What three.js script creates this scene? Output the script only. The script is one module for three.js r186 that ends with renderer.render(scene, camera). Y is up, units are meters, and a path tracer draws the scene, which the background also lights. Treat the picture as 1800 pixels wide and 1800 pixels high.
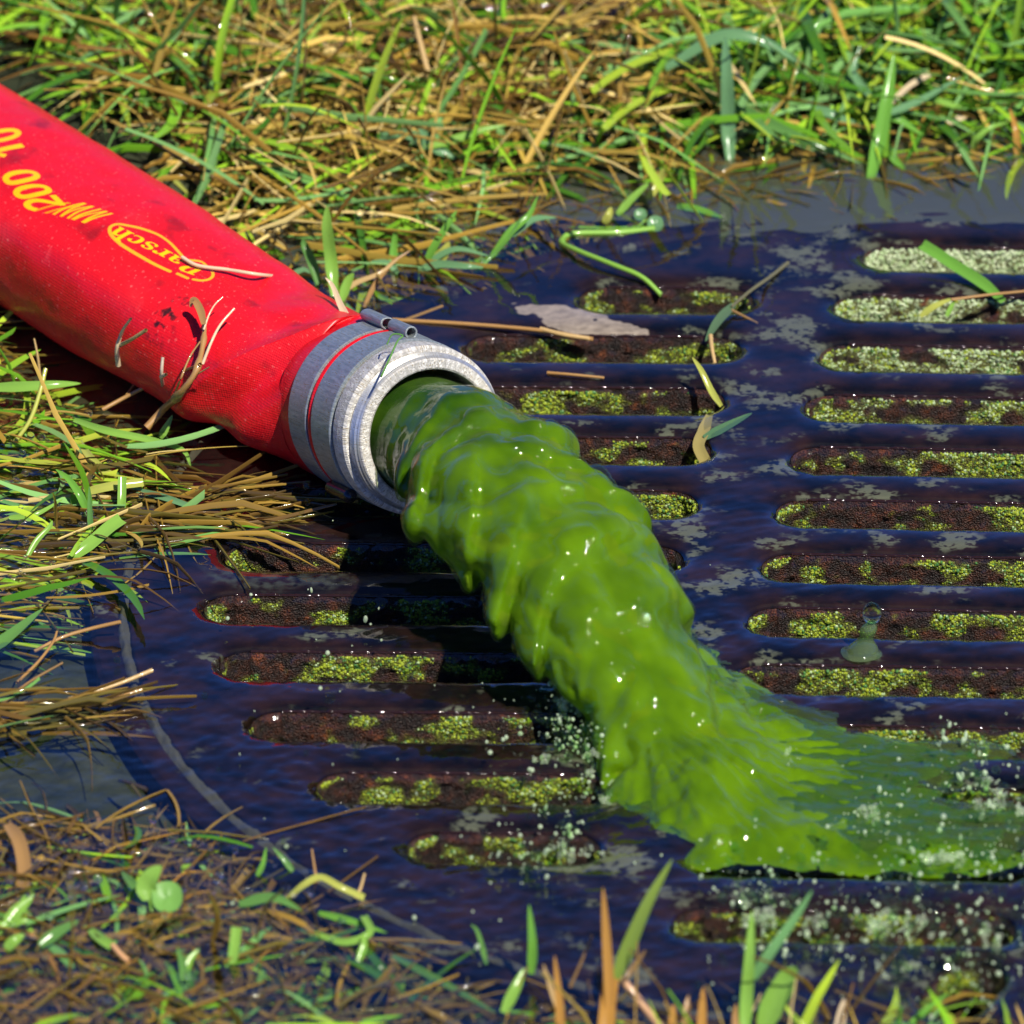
import * as THREE from 'three';
import { mergeVertices } from 'three/addons/utils/BufferGeometryUtils.js';

// ------------------------------------------------------------------ camera, sky, sun, exposure
const scene = new THREE.Scene();
const PITCH = 28 * Math.PI / 180, SC = 3000, FPX = 17500, DIST = FPX / SC;   // photograph: 1800 px square, 3000 px per metre at its centre
const camera = new THREE.PerspectiveCamera(2 * Math.atan(900 / FPX) * 180 / Math.PI, 1, 0.5, 400);
camera.position.set(0, Math.sin(PITCH) * DIST, Math.cos(PITCH) * DIST);
camera.lookAt(0, 0, 0);
camera.focus = DIST - 0.03;
camera.userData.fStop = 9;
scene.add(camera);
const renderer = new THREE.WebGLRenderer({ antialias: true });
renderer.toneMapping = THREE.LinearToneMapping;
renderer.toneMappingExposure = 1.27;
renderer.shadowMap.enabled = true;

const SUN = new THREE.Vector3(0.30, 0.80, 0.50).normalize();
{
  const W = 256, H = 128, d = new Float32Array(W * H * 4);
  for (let j = 0; j < H; j++) for (let i = 0; i < W; i++) {
    const el = ((j + 0.5) / H - 0.5) * Math.PI, az = ((i + 0.5) / W - 0.5) * 2 * Math.PI;
    const x = Math.cos(az) * Math.cos(el), y = Math.sin(el), z = Math.sin(az) * Math.cos(el);
    const k = (j * W + i) * 4, up = Math.max(0, y), c = Math.max(0, x * SUN.x + y * SUN.y + z * SUN.z);
    const hz = Math.exp(-Math.max(up, 0.27) * 2.7), glow = Math.pow(c, 16) * 0.12;
    d[k] = 0.001 + 0.085 * hz + glow; d[k + 1] = 0.006 + 0.28 * hz + glow; d[k + 2] = 0.03 + 1.12 * hz + glow; d[k + 3] = 1;
  }
  const sky = new THREE.DataTexture(d, W, H, THREE.RGBAFormat, THREE.FloatType);
  sky.mapping = THREE.EquirectangularReflectionMapping; sky.magFilter = THREE.LinearFilter; sky.needsUpdate = true;
  scene.background = sky; scene.environment = sky;
}
const sun = new THREE.DirectionalLight(new THREE.Color(1, 0.955, 0.84), 5.0);
sun.position.copy(SUN).multiplyScalar(6);
sun.castShadow = true;
sun.shadow.mapSize.set(4096, 4096);
Object.assign(sun.shadow.camera, { left: -1.2, right: 1.2, top: 1.2, bottom: -1.2, near: 1, far: 12 });
scene.add(sun, sun.target);

// ------------------------------------------------------------------ helpers
let seed = 12345;
const rnd = () => { seed = (seed + 0x6d2b79f5) | 0; let t = Math.imul(seed ^ (seed >>> 15), 1 | seed); t = (t + Math.imul(t ^ (t >>> 7), 61 | t)) ^ t; return ((t ^ (t >>> 14)) >>> 0) / 4294967296; };
const rr = (a, b) => a + (b - a) * rnd();
const gauss = () => (rnd() + rnd() + rnd() - 1.5) / 1.5;
const clamp = (x, a = 0, b = 1) => Math.min(b, Math.max(a, x));
const mix = (a, b, t) => a + (b - a) * t;
const sstep = (a, b, x) => { const t = clamp((x - a) / (b - a)); return t * t * (3 - 2 * t); };
const V = (x, y, z) => new THREE.Vector3(x, y, z);
const PERM = new Uint8Array(512);
{ const p = [...Array(256).keys()]; for (let i = 255; i > 0; i--) { const j = Math.floor(rnd() * (i + 1)); [p[i], p[j]] = [p[j], p[i]]; } for (let i = 0; i < 512; i++) PERM[i] = p[i & 255]; }
const fade = (t) => t * t * t * (t * (t * 6 - 15) + 10);
const grad = (h, x, y, z) => { h &= 15; const u = h < 8 ? x : y, v = h < 4 ? y : h === 12 || h === 14 ? x : z; return ((h & 1) ? -u : u) + ((h & 2) ? -v : v); };
function noise(x, y, z = 0) {
  const fx = Math.floor(x), fy = Math.floor(y), fz = Math.floor(z), X = fx & 255, Y = fy & 255, Z = fz & 255;
  x -= fx; y -= fy; z -= fz;
  const u = fade(x), v = fade(y), w = fade(z), A = PERM[X] + Y, B = PERM[X + 1] + Y, AA = PERM[A] + Z, AB = PERM[A + 1] + Z, BA = PERM[B] + Z, BB = PERM[B + 1] + Z;
  return mix(mix(mix(grad(PERM[AA], x, y, z), grad(PERM[BA], x - 1, y, z), u), mix(grad(PERM[AB], x, y - 1, z), grad(PERM[BB], x - 1, y - 1, z), u), v),
    mix(mix(grad(PERM[AA + 1], x, y, z - 1), grad(PERM[BA + 1], x - 1, y, z - 1), u), mix(grad(PERM[AB + 1], x, y - 1, z - 1), grad(PERM[BB + 1], x - 1, y - 1, z - 1), u), v), w);
}
const fbm = (x, y, z = 0, o = 4) => { let s = 0, a = 0.5; for (let i = 0; i < o; i++) { s += a * noise(x, y, z); x = x * 2.03 + 7.1; y = y * 2.03 + 3.7; z = z * 2.03 + 1.3; a *= 0.5; } return s; };

// a point whose height above the grate is h metres and that the photograph shows at pixel (px, py)
const CP = Math.cos(PITCH), SP = Math.sin(PITCH);
function at(px, py, h = 0) {
  const x = (px - 900) / FPX, y = -(py - 900) / FPX, dy = CP * y - SP, dz = -SP * y - CP, t = (h - SP * DIST) / dy;
  return V(x * t, h, CP * DIST + dz * t);
}
const px = (n) => n / SC;
function shaded(m) { m.castShadow = true; m.receiveShadow = true; return m; }
const names = {};
const numbered = (n) => { const k = names[n] = (names[n] ?? -1) + 1; return k ? `${n}_${String(k).padStart(3, '0')}` : n; };
const GROUPS = { 'grass blade': 'single grass blades', straw: 'single straws', 'grass tuft': 'grass tufts', twig: 'dry twigs', 'dry stalk': 'dry stalks', seedling: 'seedlings', 'grass stem': 'bent grass stems' };
function tag(o, label, category, group, kind) { if (kind === 'thing') group ??= GROUPS[category]; Object.assign(o.userData, { label, category }); if (group) o.userData.group = group; if (kind) o.userData.kind = kind; return o; }
function thing(name, label, category, group, kind) { const o = new THREE.Group(); o.name = numbered(name); tag(o, label, category, group, kind); scene.add(o); return o; }
function part(name, geo, mat, parent, kind) { const m = shaded(new THREE.Mesh(geo, mat)); m.name = name; if (kind) m.userData.kind = kind; parent.add(m); return m; }
function geom(pos, idx, uv, col) {
  const g = new THREE.BufferGeometry();
  g.setAttribute('position', new THREE.BufferAttribute(Float32Array.from(pos), 3));
  if (uv) g.setAttribute('uv', new THREE.BufferAttribute(Float32Array.from(uv), 2));
  if (col) g.setAttribute('color', new THREE.BufferAttribute(Float32Array.from(col), 3));
  g.setIndex(new THREE.BufferAttribute(Uint32Array.from(idx), 1));
  g.computeVertexNormals();
  return g;
}
const toS = (c) => Math.round(255 * (c <= 0.0031308 ? c * 12.92 : 1.055 * Math.pow(c, 1 / 2.4) - 0.055));
function colorTex(n, m, fn, wrap = THREE.RepeatWrapping) {          // fn(u, v) gives a linear colour
  const d = new Uint8Array(n * m * 4);
  for (let j = 0; j < m; j++) for (let i = 0; i < n; i++) { const c = fn((i + 0.5) / n, (j + 0.5) / m), k = (j * n + i) * 4; d[k] = toS(clamp(c[0])); d[k + 1] = toS(clamp(c[1])); d[k + 2] = toS(clamp(c[2])); d[k + 3] = 255; }
  const t = new THREE.DataTexture(d, n, m); t.colorSpace = THREE.SRGBColorSpace; t.magFilter = THREE.LinearFilter; t.wrapS = t.wrapT = wrap; t.needsUpdate = true; return t;
}
function grayTex(n, m, fn, wrap = THREE.RepeatWrapping) {
  const d = new Uint8Array(n * m * 4);
  for (let j = 0; j < m; j++) for (let i = 0; i < n; i++) { const c = Math.round(255 * clamp(fn((i + 0.5) / n, (j + 0.5) / m))), k = (j * n + i) * 4; d[k] = d[k + 1] = d[k + 2] = c; d[k + 3] = 255; }
  const t = new THREE.DataTexture(d, n, m); t.magFilter = THREE.LinearFilter; t.wrapS = t.wrapT = wrap; t.needsUpdate = true; return t;
}
const mix3 = (a, b, t) => [mix(a[0], b[0], t), mix(a[1], b[1], t), mix(a[2], b[2], t)];
function polySd(poly, x, z) {                                        // signed distance, positive outside
  let d = 1e9, inside = false;
  for (let i = 0, j = poly.length - 1; i < poly.length; j = i++) {
    const ax = poly[j].x, az = poly[j].z, bx = poly[i].x, bz = poly[i].z, ex = bx - ax, ez = bz - az, wx = x - ax, wz = z - az;
    const t = clamp((wx * ex + wz * ez) / (ex * ex + ez * ez)), dx = wx - ex * t, dz = wz - ez * t;
    d = Math.min(d, dx * dx + dz * dz);
    if ((az > z) !== (bz > z) && x < (bx - ax) * (z - az) / (bz - az) + ax) inside = !inside;
  }
  return inside ? -Math.sqrt(d) : Math.sqrt(d);
}
const P2 = (list) => list.map(([x, y]) => at(x, y));

// ------------------------------------------------------------------ the grate's plan
const GC = { x: 812 / SC, z: 318 / SC }, R_OUT = 1541 / SC, R_SEAM = 1480 / SC, R_SLOT = 1308 / SC, HW = 0.0176;
const SLOTS = [];                                                    // [ax, az, bx, bz]: the two centres of a slot's round ends
{
  const inset = (x) => x;
  const add = (x0, y0, x1, y1) => {
    const a = at(x0, y0), b = at(x1, y1), L = a.distanceTo(b), ux = (b.x - a.x) / L, uz = (b.z - a.z) / L;
    SLOTS.push([a.x + ux * HW, a.z + uz * HW, b.x - ux * HW, b.z - uz * HW]);
  };
  const left = [[1018, 525, 1325], [818, 610, 1303], [650, 700, 1275], [520, 787, 1251], [447, 880, 1227], [395, 977, 1202], [358, 1069, 1178], [385, 1169, 1150], [440, 1275, 1125], [556, 1383, 1090], [715, 1489, 1056]];
  for (const [x0, y, x1] of left) add(x0, y - 1, x1, y + (x1 - x0) * 0.006);
  const right = [[1480, 450], [1465, 537], [1440, 625], [1414, 714], [1389, 806], [1363, 899], [1338, 995], [1314, 1090], [1289, 1190], [1263, 1295], [1236, 1402], [1210, 1510], [1182, 1622], [1155, 1735], [1180, 1850], [1330, 1970]];
  for (const [x0, y] of right) {
    const a = at(x0, y), zc = a.z + 0.01, half = Math.sqrt(Math.max(0, R_SLOT ** 2 - (zc - GC.z) ** 2));
    const end = Math.min(2080 - (y - 450) * 0.25, 900 + (GC.x + half) * SC * 0.97);
    if (end - x0 > 150) add(Math.max(x0, 900 + (GC.x - half) * SC * 0.98), y, end, y + (end - x0) * 0.018);
  }
}
const slotSd = (x, z) => {
  let d = 1e9;
  for (const [ax, az, bx, bz] of SLOTS) {
    const ex = bx - ax, ez = bz - az, t = clamp(((x - ax) * ex + (z - az) * ez) / (ex * ex + ez * ez)), dx = x - ax - ex * t, dz = z - az - ez * t;
    const q = dx * dx + dz * dz; if (q < d) d = q;
  }
  return Math.sqrt(d) - HW;
};

// ------------------------------------------------------------------ ground: one sheet, sunk into a pit under the grate, silty under the puddle, rising into the banks
const WET = P2([[470, 470], [600, 440], [700, 400], [900, 350], [1100, 325], [1300, 305], [1500, 280], [1650, 255], [1850, 240], [2300, 230], [2700, 700], [2700, 1500], [2300, 2000], [1300, 1900], [760, 2050], [-300, 2050], [-500, 1500], [-300, 900], [-100, 640], [60, 640], [420, 870], [380, 780], [520, 640]]);
function soilH(x, z) {
  const r = Math.hypot(x - GC.x, z - GC.z);
  const sd = polySd(WET, x, z);
  let h = -0.016 + 0.006 * fbm(x * 14, z * 14, 3) + sstep(-0.03, 0.16, sd) * 0.034 + sstep(0.05, 0.5, sd) * 0.012 * fbm(x * 5, z * 5, 9);
  h += 0.003 * noise(x * 60, z * 60, 1);
  const k = sstep(R_OUT - 0.004, R_OUT + 0.02, r);
  h = mix(Math.min(h, -0.018), h, k);
  return mix(-0.3, h, sstep(R_SLOT + 0.03, R_SLOT + 0.05, r));
}
{
  const n = 460, pos = [], uv = [], idx = [], K = 7, S = 60 / Math.sinh(K);
  for (let j = 0; j <= n; j++) for (let i = 0; i <= n; i++) {
    const x = S * Math.sinh(K * (i / n * 2 - 1)) + 0.05, z = S * Math.sinh(K * (j / n * 2 - 1));
    pos.push(x, Math.hypot(x, z) < 4 ? soilH(x, z) : 0.02, z); uv.push(x / 0.5, z / 0.5);
  }
  for (let j = 0; j < n; j++) for (let i = 0; i < n; i++) { const a = j * (n + 1) + i, b = a + 1, c = a + n + 1, d = c + 1; idx.push(a, c, b, b, c, d); }
  const map = colorTex(512, 512, (u, v) => { const t = fbm(u * 9, v * 9, 2, 5) + 0.5, s = fbm(u * 40, v * 40, 5, 3); return mix3([0.016, 0.022, 0.013], [0.060, 0.064, 0.034], clamp(t + s * 0.5)); }, THREE.MirroredRepeatWrapping);
  const bump = grayTex(512, 512, (u, v) => 0.5 + fbm(u * 50, v * 50, 4, 4), THREE.MirroredRepeatWrapping);
  const m = shaded(new THREE.Mesh(geom(pos, idx, uv), new THREE.MeshPhysicalMaterial({ map, bumpMap: bump, bumpScale: 0.002, roughness: 0.7, specularIntensity: 0.2 })));
  m.name = 'ground'; tag(m, 'dark silty ground under the puddle and the matted grass', 'ground', null, 'structure'); scene.add(m);
}

// ------------------------------------------------------------------ cast iron drain grate
const grate = thing('drain_grate', 'large round rusty cast iron drain grate with long slots under shallow water', 'drain grate');
{
  const shape = new THREE.Shape(); shape.absarc(GC.x, -GC.z, R_SEAM - 0.002, 0, Math.PI * 2);
  const B = 0.0022;
  for (const [ax, az, bx, bz] of SLOTS) {
    const h = new THREE.Path(), th = Math.atan2(-(bz - az), bx - ax), r = HW + B, pts = [];
    for (let k = 0; k <= 14; k++) { const a = th + Math.PI / 2 + Math.PI * k / 14; pts.push([ax + r * Math.cos(a), -az + r * Math.sin(a)]); }
    const n = Math.max(8, Math.round(Math.hypot(bx - ax, bz - az) / 0.006));
    const wav = (q, s) => 0.0007 * noise(q * 60, s * 9 + ax * 40, az * 40);
    for (let k = 1; k < n; k++) { const t = k / n, x = ax + (bx - ax) * t, z = az + (bz - az) * t, w = r + wav(t * 5, 1); pts.push([x - w * Math.cos(th + Math.PI / 2), -z - w * Math.sin(th + Math.PI / 2)]); }
    for (let k = 0; k <= 14; k++) { const a = th - Math.PI / 2 + Math.PI * k / 14; pts.push([bx + r * Math.cos(a), -bz + r * Math.sin(a)]); }
    for (let k = n - 1; k > 0; k--) { const t = k / n, x = ax + (bx - ax) * t, z = az + (bz - az) * t, w = r + wav(t * 5, 2); pts.push([x + w * Math.cos(th + Math.PI / 2), -z + w * Math.sin(th + Math.PI / 2)]); }
    h.setFromPoints(pts.map(([x, y]) => new THREE.Vector2(x, y)));
    shape.holes.push(h);
  }
  const rustMap = colorTex(2048, 2048, (u, v) => {
    const x = (u - 0.5) * 1.06, z = (0.5 - v) * 1.06, wx = x + GC.x, wz = z + GC.z;
    const a = fbm(x * 22, z * 30, 1, 5), b = fbm(x * 90, z * 90, 4, 3);
    let c = mix3([0.003, 0.0025, 0.004], [0.030, 0.012, 0.010], clamp(0.42 + a * 1.5 + b * 0.7));
    c = mix3(c, [0.004, 0.004, 0.008], clamp(sstep(0.05, 0.35, fbm(x * 40 + 9, z * 40, 7, 3))) * 0.7);
    // pale lichen and scale, thickest along the web between the two rows of slots
    const web = Math.exp(-Math.pow((wx - (0.118 - wz * 0.165)) / 0.07, 2)), east = sstep(0.0, 0.2, wx);
    const l = fbm(x * 26 + 3, z * 34, 12, 5) + 0.15 * web + 0.07 * east - 0.19, g = fbm(x * 160, z * 160, 2, 3);
    const g2 = fbm(x * 300, z * 420, 6, 2); c = mix3(c, [0.15, 0.155, 0.115], sstep(-0.02, 0.2, l) * sstep(0.0, 0.22, g * 0.9 + g2 * 0.55 + l * 0.9) * 0.78);
    const p = at(1035, 570), e = Math.hypot((wx - p.x) / 0.040, (wz - p.z - (wx - p.x) * 0.55) / 0.017) + fbm(x * 80, z * 80, 5, 3) * 0.7;
    c = mix3(c, [0.42, 0.33, 0.30], sstep(1.05, 0.95, e) * clamp(0.8 + g * 0.6));
    const q = at(500, 1012), e2 = Math.hypot((wx - q.x) / 0.05, (wz - q.z) / 0.022) + fbm(x * 60, z * 60, 8, 3) * 0.8;
    c = mix3(c, [0.05, 0.052, 0.048], sstep(1.05, 0.6, e2) * clamp(0.5 + g * 2.4));
    // pits
    return mix3(c, [0.008, 0.006, 0.006], sstep(0.32, 0.42, fbm(x * 120, z * 120, 9, 2)));
  });
  const rustBump = grayTex(1024, 1024, (u, v) => 0.5 + 0.8 * fbm(u * 120, v * 120, 3, 4));
  const iron = new THREE.MeshPhysicalMaterial({ map: rustMap, bumpMap: rustBump, bumpScale: 0.0012, roughness: 0.6, specularIntensity: 0.12 });
  const g = new THREE.ExtrudeGeometry(shape, { depth: 0.026, bevelEnabled: true, bevelThickness: B, bevelSize: B, bevelOffset: -B, bevelSegments: 4, curveSegments: 128 });
  g.rotateX(-Math.PI / 2); g.translate(0, -0.026 - B, 0);
  const uvFrom = (geo) => { const p = geo.attributes.position, uv = new Float32Array(p.count * 2); for (let i = 0; i < p.count; i++) { uv[2 * i] = (p.getX(i) - GC.x) / 1.06 + 0.5; uv[2 * i + 1] = 0.5 - (p.getZ(i) - GC.z) / 1.06; } geo.setAttribute('uv', new THREE.BufferAttribute(uv, 2)); return geo; };
  part('plate', uvFrom(g), iron, grate);
  // outer frame ring
  const prof = [[R_SEAM + 0.004, -0.028], [R_SEAM + 0.004, -0.002], [R_SEAM + 0.006, 0.0002], [R_OUT - 0.003, 0.0002], [R_OUT, -0.002], [R_OUT, -0.028]].map(([r, y]) => new THREE.Vector2(r, y));
  const ring = new THREE.LatheGeometry(prof, 180); ring.translate(GC.x, 0, GC.z);
  const rp = ring.toNonIndexed(); rp.computeVertexNormals();
  part('frame_ring', uvFrom(rp), iron, grate);
  // sand packed in the joint
  { const pos = [], idx = [], N = 1400, M = 6;
    for (let i = 0; i <= N; i++) for (let k = 0; k <= M; k++) { const a = i / N * Math.PI * 2, r = mix(R_SEAM - 0.003, R_SEAM + 0.0055, k / M) + 0.0016 * noise(a * 40, 0, 3) + 0.001 * noise(a * 170, k, 5), e = Math.sin(Math.PI * k / M);
      pos.push(GC.x + Math.cos(a) * r, -0.004 - 0.01 * sstep(-0.15, -0.3, Math.sin(a) * r + GC.z) + 0.0045 * e + 0.0007 * noise(a * 420, k * 1.7, 7) + 0.0036 * noise(a * 24, k * 0.4, 3), GC.z + Math.sin(a) * r); }
    for (let i = 0; i < N; i++) for (let k = 0; k < M; k++) { const a = i * (M + 1) + k, b = a + M + 1; idx.push(a, a + 1, b, b, a + 1, b + 1); }
    part('joint_sand', geom(pos, idx), new THREE.MeshStandardMaterial({ color: new THREE.Color(0.062, 0.058, 0.042), roughness: 0.9 }), grate); }
  // the rough rusted walls inside the slots
  const grain = colorTex(512, 512, (u, v) => { const n = fbm(u * 60, v * 60, 3, 4), k = noise(u * 34, v * 34, 8); return mix3([0.35, 0.32, 0.32], [1.5, 1.3, 1.1], clamp(0.42 + n * 1.5 + 0.5 * k)).map((c) => c * 0.66); });
  const wallMat = new THREE.MeshPhysicalMaterial({ vertexColors: true, map: grain, bumpMap: grayTex(512, 512, (u, v) => 0.5 + fbm(u * 60, v * 60, 3, 4)), bumpScale: 0.0022, roughness: 0.55, clearcoat: 0.6, clearcoatRoughness: 0.1 });
  const wetMat = new THREE.MeshPhysicalMaterial({ color: new THREE.Color(0.02, 0.008, 0.006), roughness: 0.06, specularIntensity: 1, ior: 1.6 });
  const mossSpots = [];
  const mossM = (s, y, o, pale) => fbm(s * 42 + 11, y * 60, o + 31, 3) + 0.16 * noise(s * 14, 3, o) + pale * 0.30 + 0.05;
  SLOTS.forEach(([ax, az, bx, bz], si) => {
    const L = Math.hypot(bx - ax, bz - az), ux = (bx - ax) / L, uz = (bz - az) / L, pos = [], idx = [], col = [], wuv = [], P = [];
    // run: far side a -> b, round end, near side b -> a, round end; inward normal points into the slot
    let nx = -uz, nz = ux; if (nz > 0) { nx = -nx; nz = -nz; }        // towards the far side
    const fine = 0.0012;
    const nF = Math.ceil(L / fine), nE = 40, nN = Math.ceil(L / 0.006);
    for (let i = 0; i < nF; i++) P.push([ax + ux * L * i / nF + nx * HW, az + uz * L * i / nF + nz * HW, -nx, -nz, i * L / nF, 1]);
    for (let i = 0; i < nE; i++) { const t = Math.PI * i / nE, c = Math.cos(t), s = Math.sin(t), dx = nx * c + ux * s, dz = nz * c + uz * s; P.push([bx + dx * HW, bz + dz * HW, -dx, -dz, L + t * HW, t < 2 ? 1 : 0]); }
    for (let i = 0; i < nN; i++) P.push([bx - ux * L * i / nN - nx * HW, bz - uz * L * i / nN - nz * HW, nx, nz, L + 0.06 + i * L / nN, 0]);
    for (let i = 0; i < nE; i++) { const t = Math.PI * i / nE, c = Math.cos(t), s = Math.sin(t), dx = -nx * c - ux * s, dz = -nz * c - uz * s; P.push([ax + dx * HW, az + dz * HW, -dx, -dz, -0.06 + t * HW, t > 1.1 ? 1 : 0]); }
    const rows = 20, n = P.length, o = si * 3.7;
    const seenZ = -0.62 < az && az < 0.62 && ax < 0.36;
    for (let i = 0; i < n; i++) for (let k = 0; k <= rows; k++) {
      const [x, z, ix, iz, s] = P[i], y = -0.0016 - k * 0.0013;
      const f = fbm(s * 90, y * 110, o, 4), cr = Math.abs(noise(s * 240, y * 260, o + 9)), amt = sstep(0, 3, k);
      const dsp = 0.0004 + amt * (0.0014 + 0.0040 * f + 0.0012 * cr);
      pos.push(x + ix * dsp, y, z + iz * dsp);
      const q = fbm(s * 130 + 5, y * 150, o + 3, 4), w = noise(s * 45, y * 60, o + 21);
      let c = mix3([0.020, 0.006, 0.003], [0.12, 0.030, 0.007], clamp(0.30 + q * 1.7 + f * 1.0));
      c = mix3(c, [0.32, 0.085, 0.010], sstep(0.28, 0.55, q + w * 0.35));
      if (y < -0.003) { const pl = sstep(0.0, -0.42, z) * sstep(0.1, 0.24, x), mm = mossM(s, y, o, pl); c = mix3(c, mix3([0.15, 0.19, 0.006], [0.30, 0.36, 0.14], pl), sstep(0.03, 0.12, mm + 0.1 * q) * 0.85); }
      col.push(...c); wuv.push((s + si * 0.37) / 0.06, y / 0.06);
    }
    for (let i = 0; i < n; i++) for (let k = 0; k < rows; k++) { const a = i * (rows + 1) + k, b = ((i + 1) % n) * (rows + 1) + k; idx.push(a, a + 1, b, b, a + 1, b + 1); }
    part('slot_wall', geom(pos, idx, wuv, col), wallMat, grate);
    if (seenZ) { const tp = [], ti = [], K = Math.ceil(L / 0.0009), M = 7;
      for (let i = 0; i <= K; i++) { const q = i * L / K, w = noise(q * 330, si * 5.3, 1), r = 0.0011 * (0.85 + 0.55 * w), oy = 0.0004 * noise(q * 120, si, 4); for (let k = 0; k < M; k++) { const a = k / (M - 1) * 3.5 - 0.4; tp.push(ax + ux * q + nx * (HW + 0.0004) - nx * r * Math.sin(a) * 1.1, -0.0014 + oy + r * Math.cos(a), az + uz * q + nz * (HW + 0.0004) - nz * r * Math.sin(a) * 1.1); } }
      for (let i = 0; i < K; i++) for (let k = 0; k < M - 1; k++) { const a = i * M + k, b = a + M; ti.push(a, b, a + 1, b, b + 1, a + 1); }
      part('wet_edge', geom(tp, ti), wetMat, grate); }
    if (seenZ) for (let i = 0; i < n; i++) {
      const [x, z, ix, iz, s, far] = P[i]; if (!far) continue;
      const pale = sstep(0.0, -0.42, z) * sstep(0.1, 0.24, x);
      for (let k = 0; k < 24; k++) {
        const y = -0.003 - rnd() * 0.022, m = mossM(s, y, o, pale);
        if (m < 0.07 + 0.04 * rnd()) continue;
        const f = fbm(s * 90, y * 110, o, 4);
        mossSpots.push([x + ix * (0.0016 + 0.004 * f), y, z + iz * (0.0016 + 0.004 * f), Math.min(1, (m - 0.07) * 4), pale]);
      }
    }
  });
  // moss and lichen crumbs on those walls
  const ico = new THREE.IcosahedronGeometry(1, 1); { const p = ico.attributes.position; for (let i = 0; i < p.count; i++) { const v = V(p.getX(i), p.getY(i), p.getZ(i)); v.multiplyScalar(1 + 0.35 * noise(v.x * 2.1, v.y * 2.1, v.z * 2.1 + 4)); p.setXYZ(i, v.x, v.y, v.z); } ico.computeVertexNormals(); }
  const mossMesh = shaded(new THREE.InstancedMesh(ico, new THREE.MeshPhysicalMaterial({ color: 0xffffff, roughness: 0.75, clearcoat: 0.25, clearcoatRoughness: 0.25 }), mossSpots.length));
  mossMesh.name = 'moss'; mossMesh.userData.kind = 'stuff';
  const D = new THREE.Object3D(), C = new THREE.Color();
  mossSpots.forEach(([x, y, z, m, pale], i) => {
    D.position.set(x, y, z); D.rotation.set(rnd() * 6, rnd() * 6, rnd() * 6); const r = rr(0.0003, 0.00095) * (0.75 + 0.5 * m); D.scale.set(r * rr(0.8, 1.3), r, r * rr(0.8, 1.2)); D.updateMatrix(); mossMesh.setMatrixAt(i, D.matrix);
    let c = mix3([0.11, 0.17, 0.008], [0.32, 0.38, 0.012], rnd()); if (rnd() < 0.18) c = [0.05, 0.16, 0.03]; if (rnd() < 0.10 + pale) c = mix3([0.28, 0.40, 0.16], [0.52, 0.60, 0.36], rnd() * (0.5 + pale));
    mossMesh.setColorAt(i, C.setRGB(...c));
  });
  grate.add(mossMesh);
}

{
  const n = 200, pos = [], idx = [], a = at(480, 430), poly = P2([[430, 520], [600, 470], [760, 440], [920, 400], [1100, 392], [1250, 418], [1400, 432], [1560, 408], [1800, 408], [2300, 430], [2300, 150], [300, 150]]);
  for (let j = 0; j <= n; j++) for (let i = 0; i <= n; i++) { const x = mix(-0.22, 0.75, i / n), z = mix(-0.62, -0.22, j / n), sd = polySd(poly, x, z) + 0.025 * fbm(x * 22, z * 22, 3, 4); pos.push(x, 0.0012 - 0.006 * sstep(-0.03, 0.012, sd) + 0.0012 * fbm(x * 40, z * 40, 6, 3), z); }
  for (let j = 0; j < n; j++) for (let i = 0; i < n; i++) { const q = j * (n + 1) + i, b = q + 1, c = q + n + 1, d = c + 1, top = Math.max(...[q, b, c, d].map((e) => pos[e * 3 + 1])), away = Math.min(...[q, b, c, d].map((e) => slotSd(pos[e * 3], pos[e * 3 + 2]))); if (top > -0.001 && away > 0.003) idx.push(q, c, b, b, c, d); }
  const m = shaded(new THREE.Mesh(geom(pos, idx), new THREE.MeshStandardMaterial({ color: new THREE.Color(0.052, 0.056, 0.046), roughness: 0.9 }))); m.name = 'silt'; tag(m, 'thin grey silt washed over the far rim of the grate', 'silt', null, 'structure'); scene.add(m);
}

// ------------------------------------------------------------------ water: the puddle and the film over the grate, one sheet with the slots left open
const LAND = at(1225, 1290);
function waterH(x, z) {
  const d = slotSd(x, z), r = Math.hypot(x - GC.x, z - GC.z);
  let h = 0.0030;
  const calm = mix(0.35, 1, sstep(-0.35, 0.15, z)), dj = Math.hypot(x - LAND.x, (z - LAND.z));
  const rough = calm * (0.00010 + 0.00055 * Math.exp(-dj / 0.12) + 0.00012 * sstep(0.05, 0.3, z));
  h += rough * 2.2 * (noise(x * 55, z * 75, 1) + 0.55 * noise(x * 130, z * 150, 5) + 0.25 * noise(x * 300, z * 320, 8));
  // streaming wrinkles across the web beside the jet
  h += 0.0002 * Math.exp(-Math.pow((x - 0.14) / 0.05, 2) - Math.pow((z - 0.02) / 0.15, 2)) * noise(x * 40, z * 190 + x * 60, 12);
  for (const [cx, cy, a, w] of RINGS) { const q = Math.hypot(x - cx, (z - cy)), e = Math.exp(-Math.pow(q / w, 2)); if (e > 0.01) h += a * e * Math.cos(q * 2 * Math.PI / 0.011); }
  if (d < 0.03) h -= 0.0042 * Math.exp(-Math.max(0, d) / 0.0042);
  return h;
}
const RINGS = [[520, 1370, 0.00022, 0.05], [450, 1290, 0.00012, 0.03], [640, 1420, 0.0002, 0.04], [570, 1180, 0.0002, 0.035], [820, 1560, 0.0002, 0.05], [700, 1330, 0.00014, 0.03], [230, 1330, 0.0001, 0.05]].map(([a, b, c, d]) => { const p = at(a, b); return [p.x, p.z, c, d]; });
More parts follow.
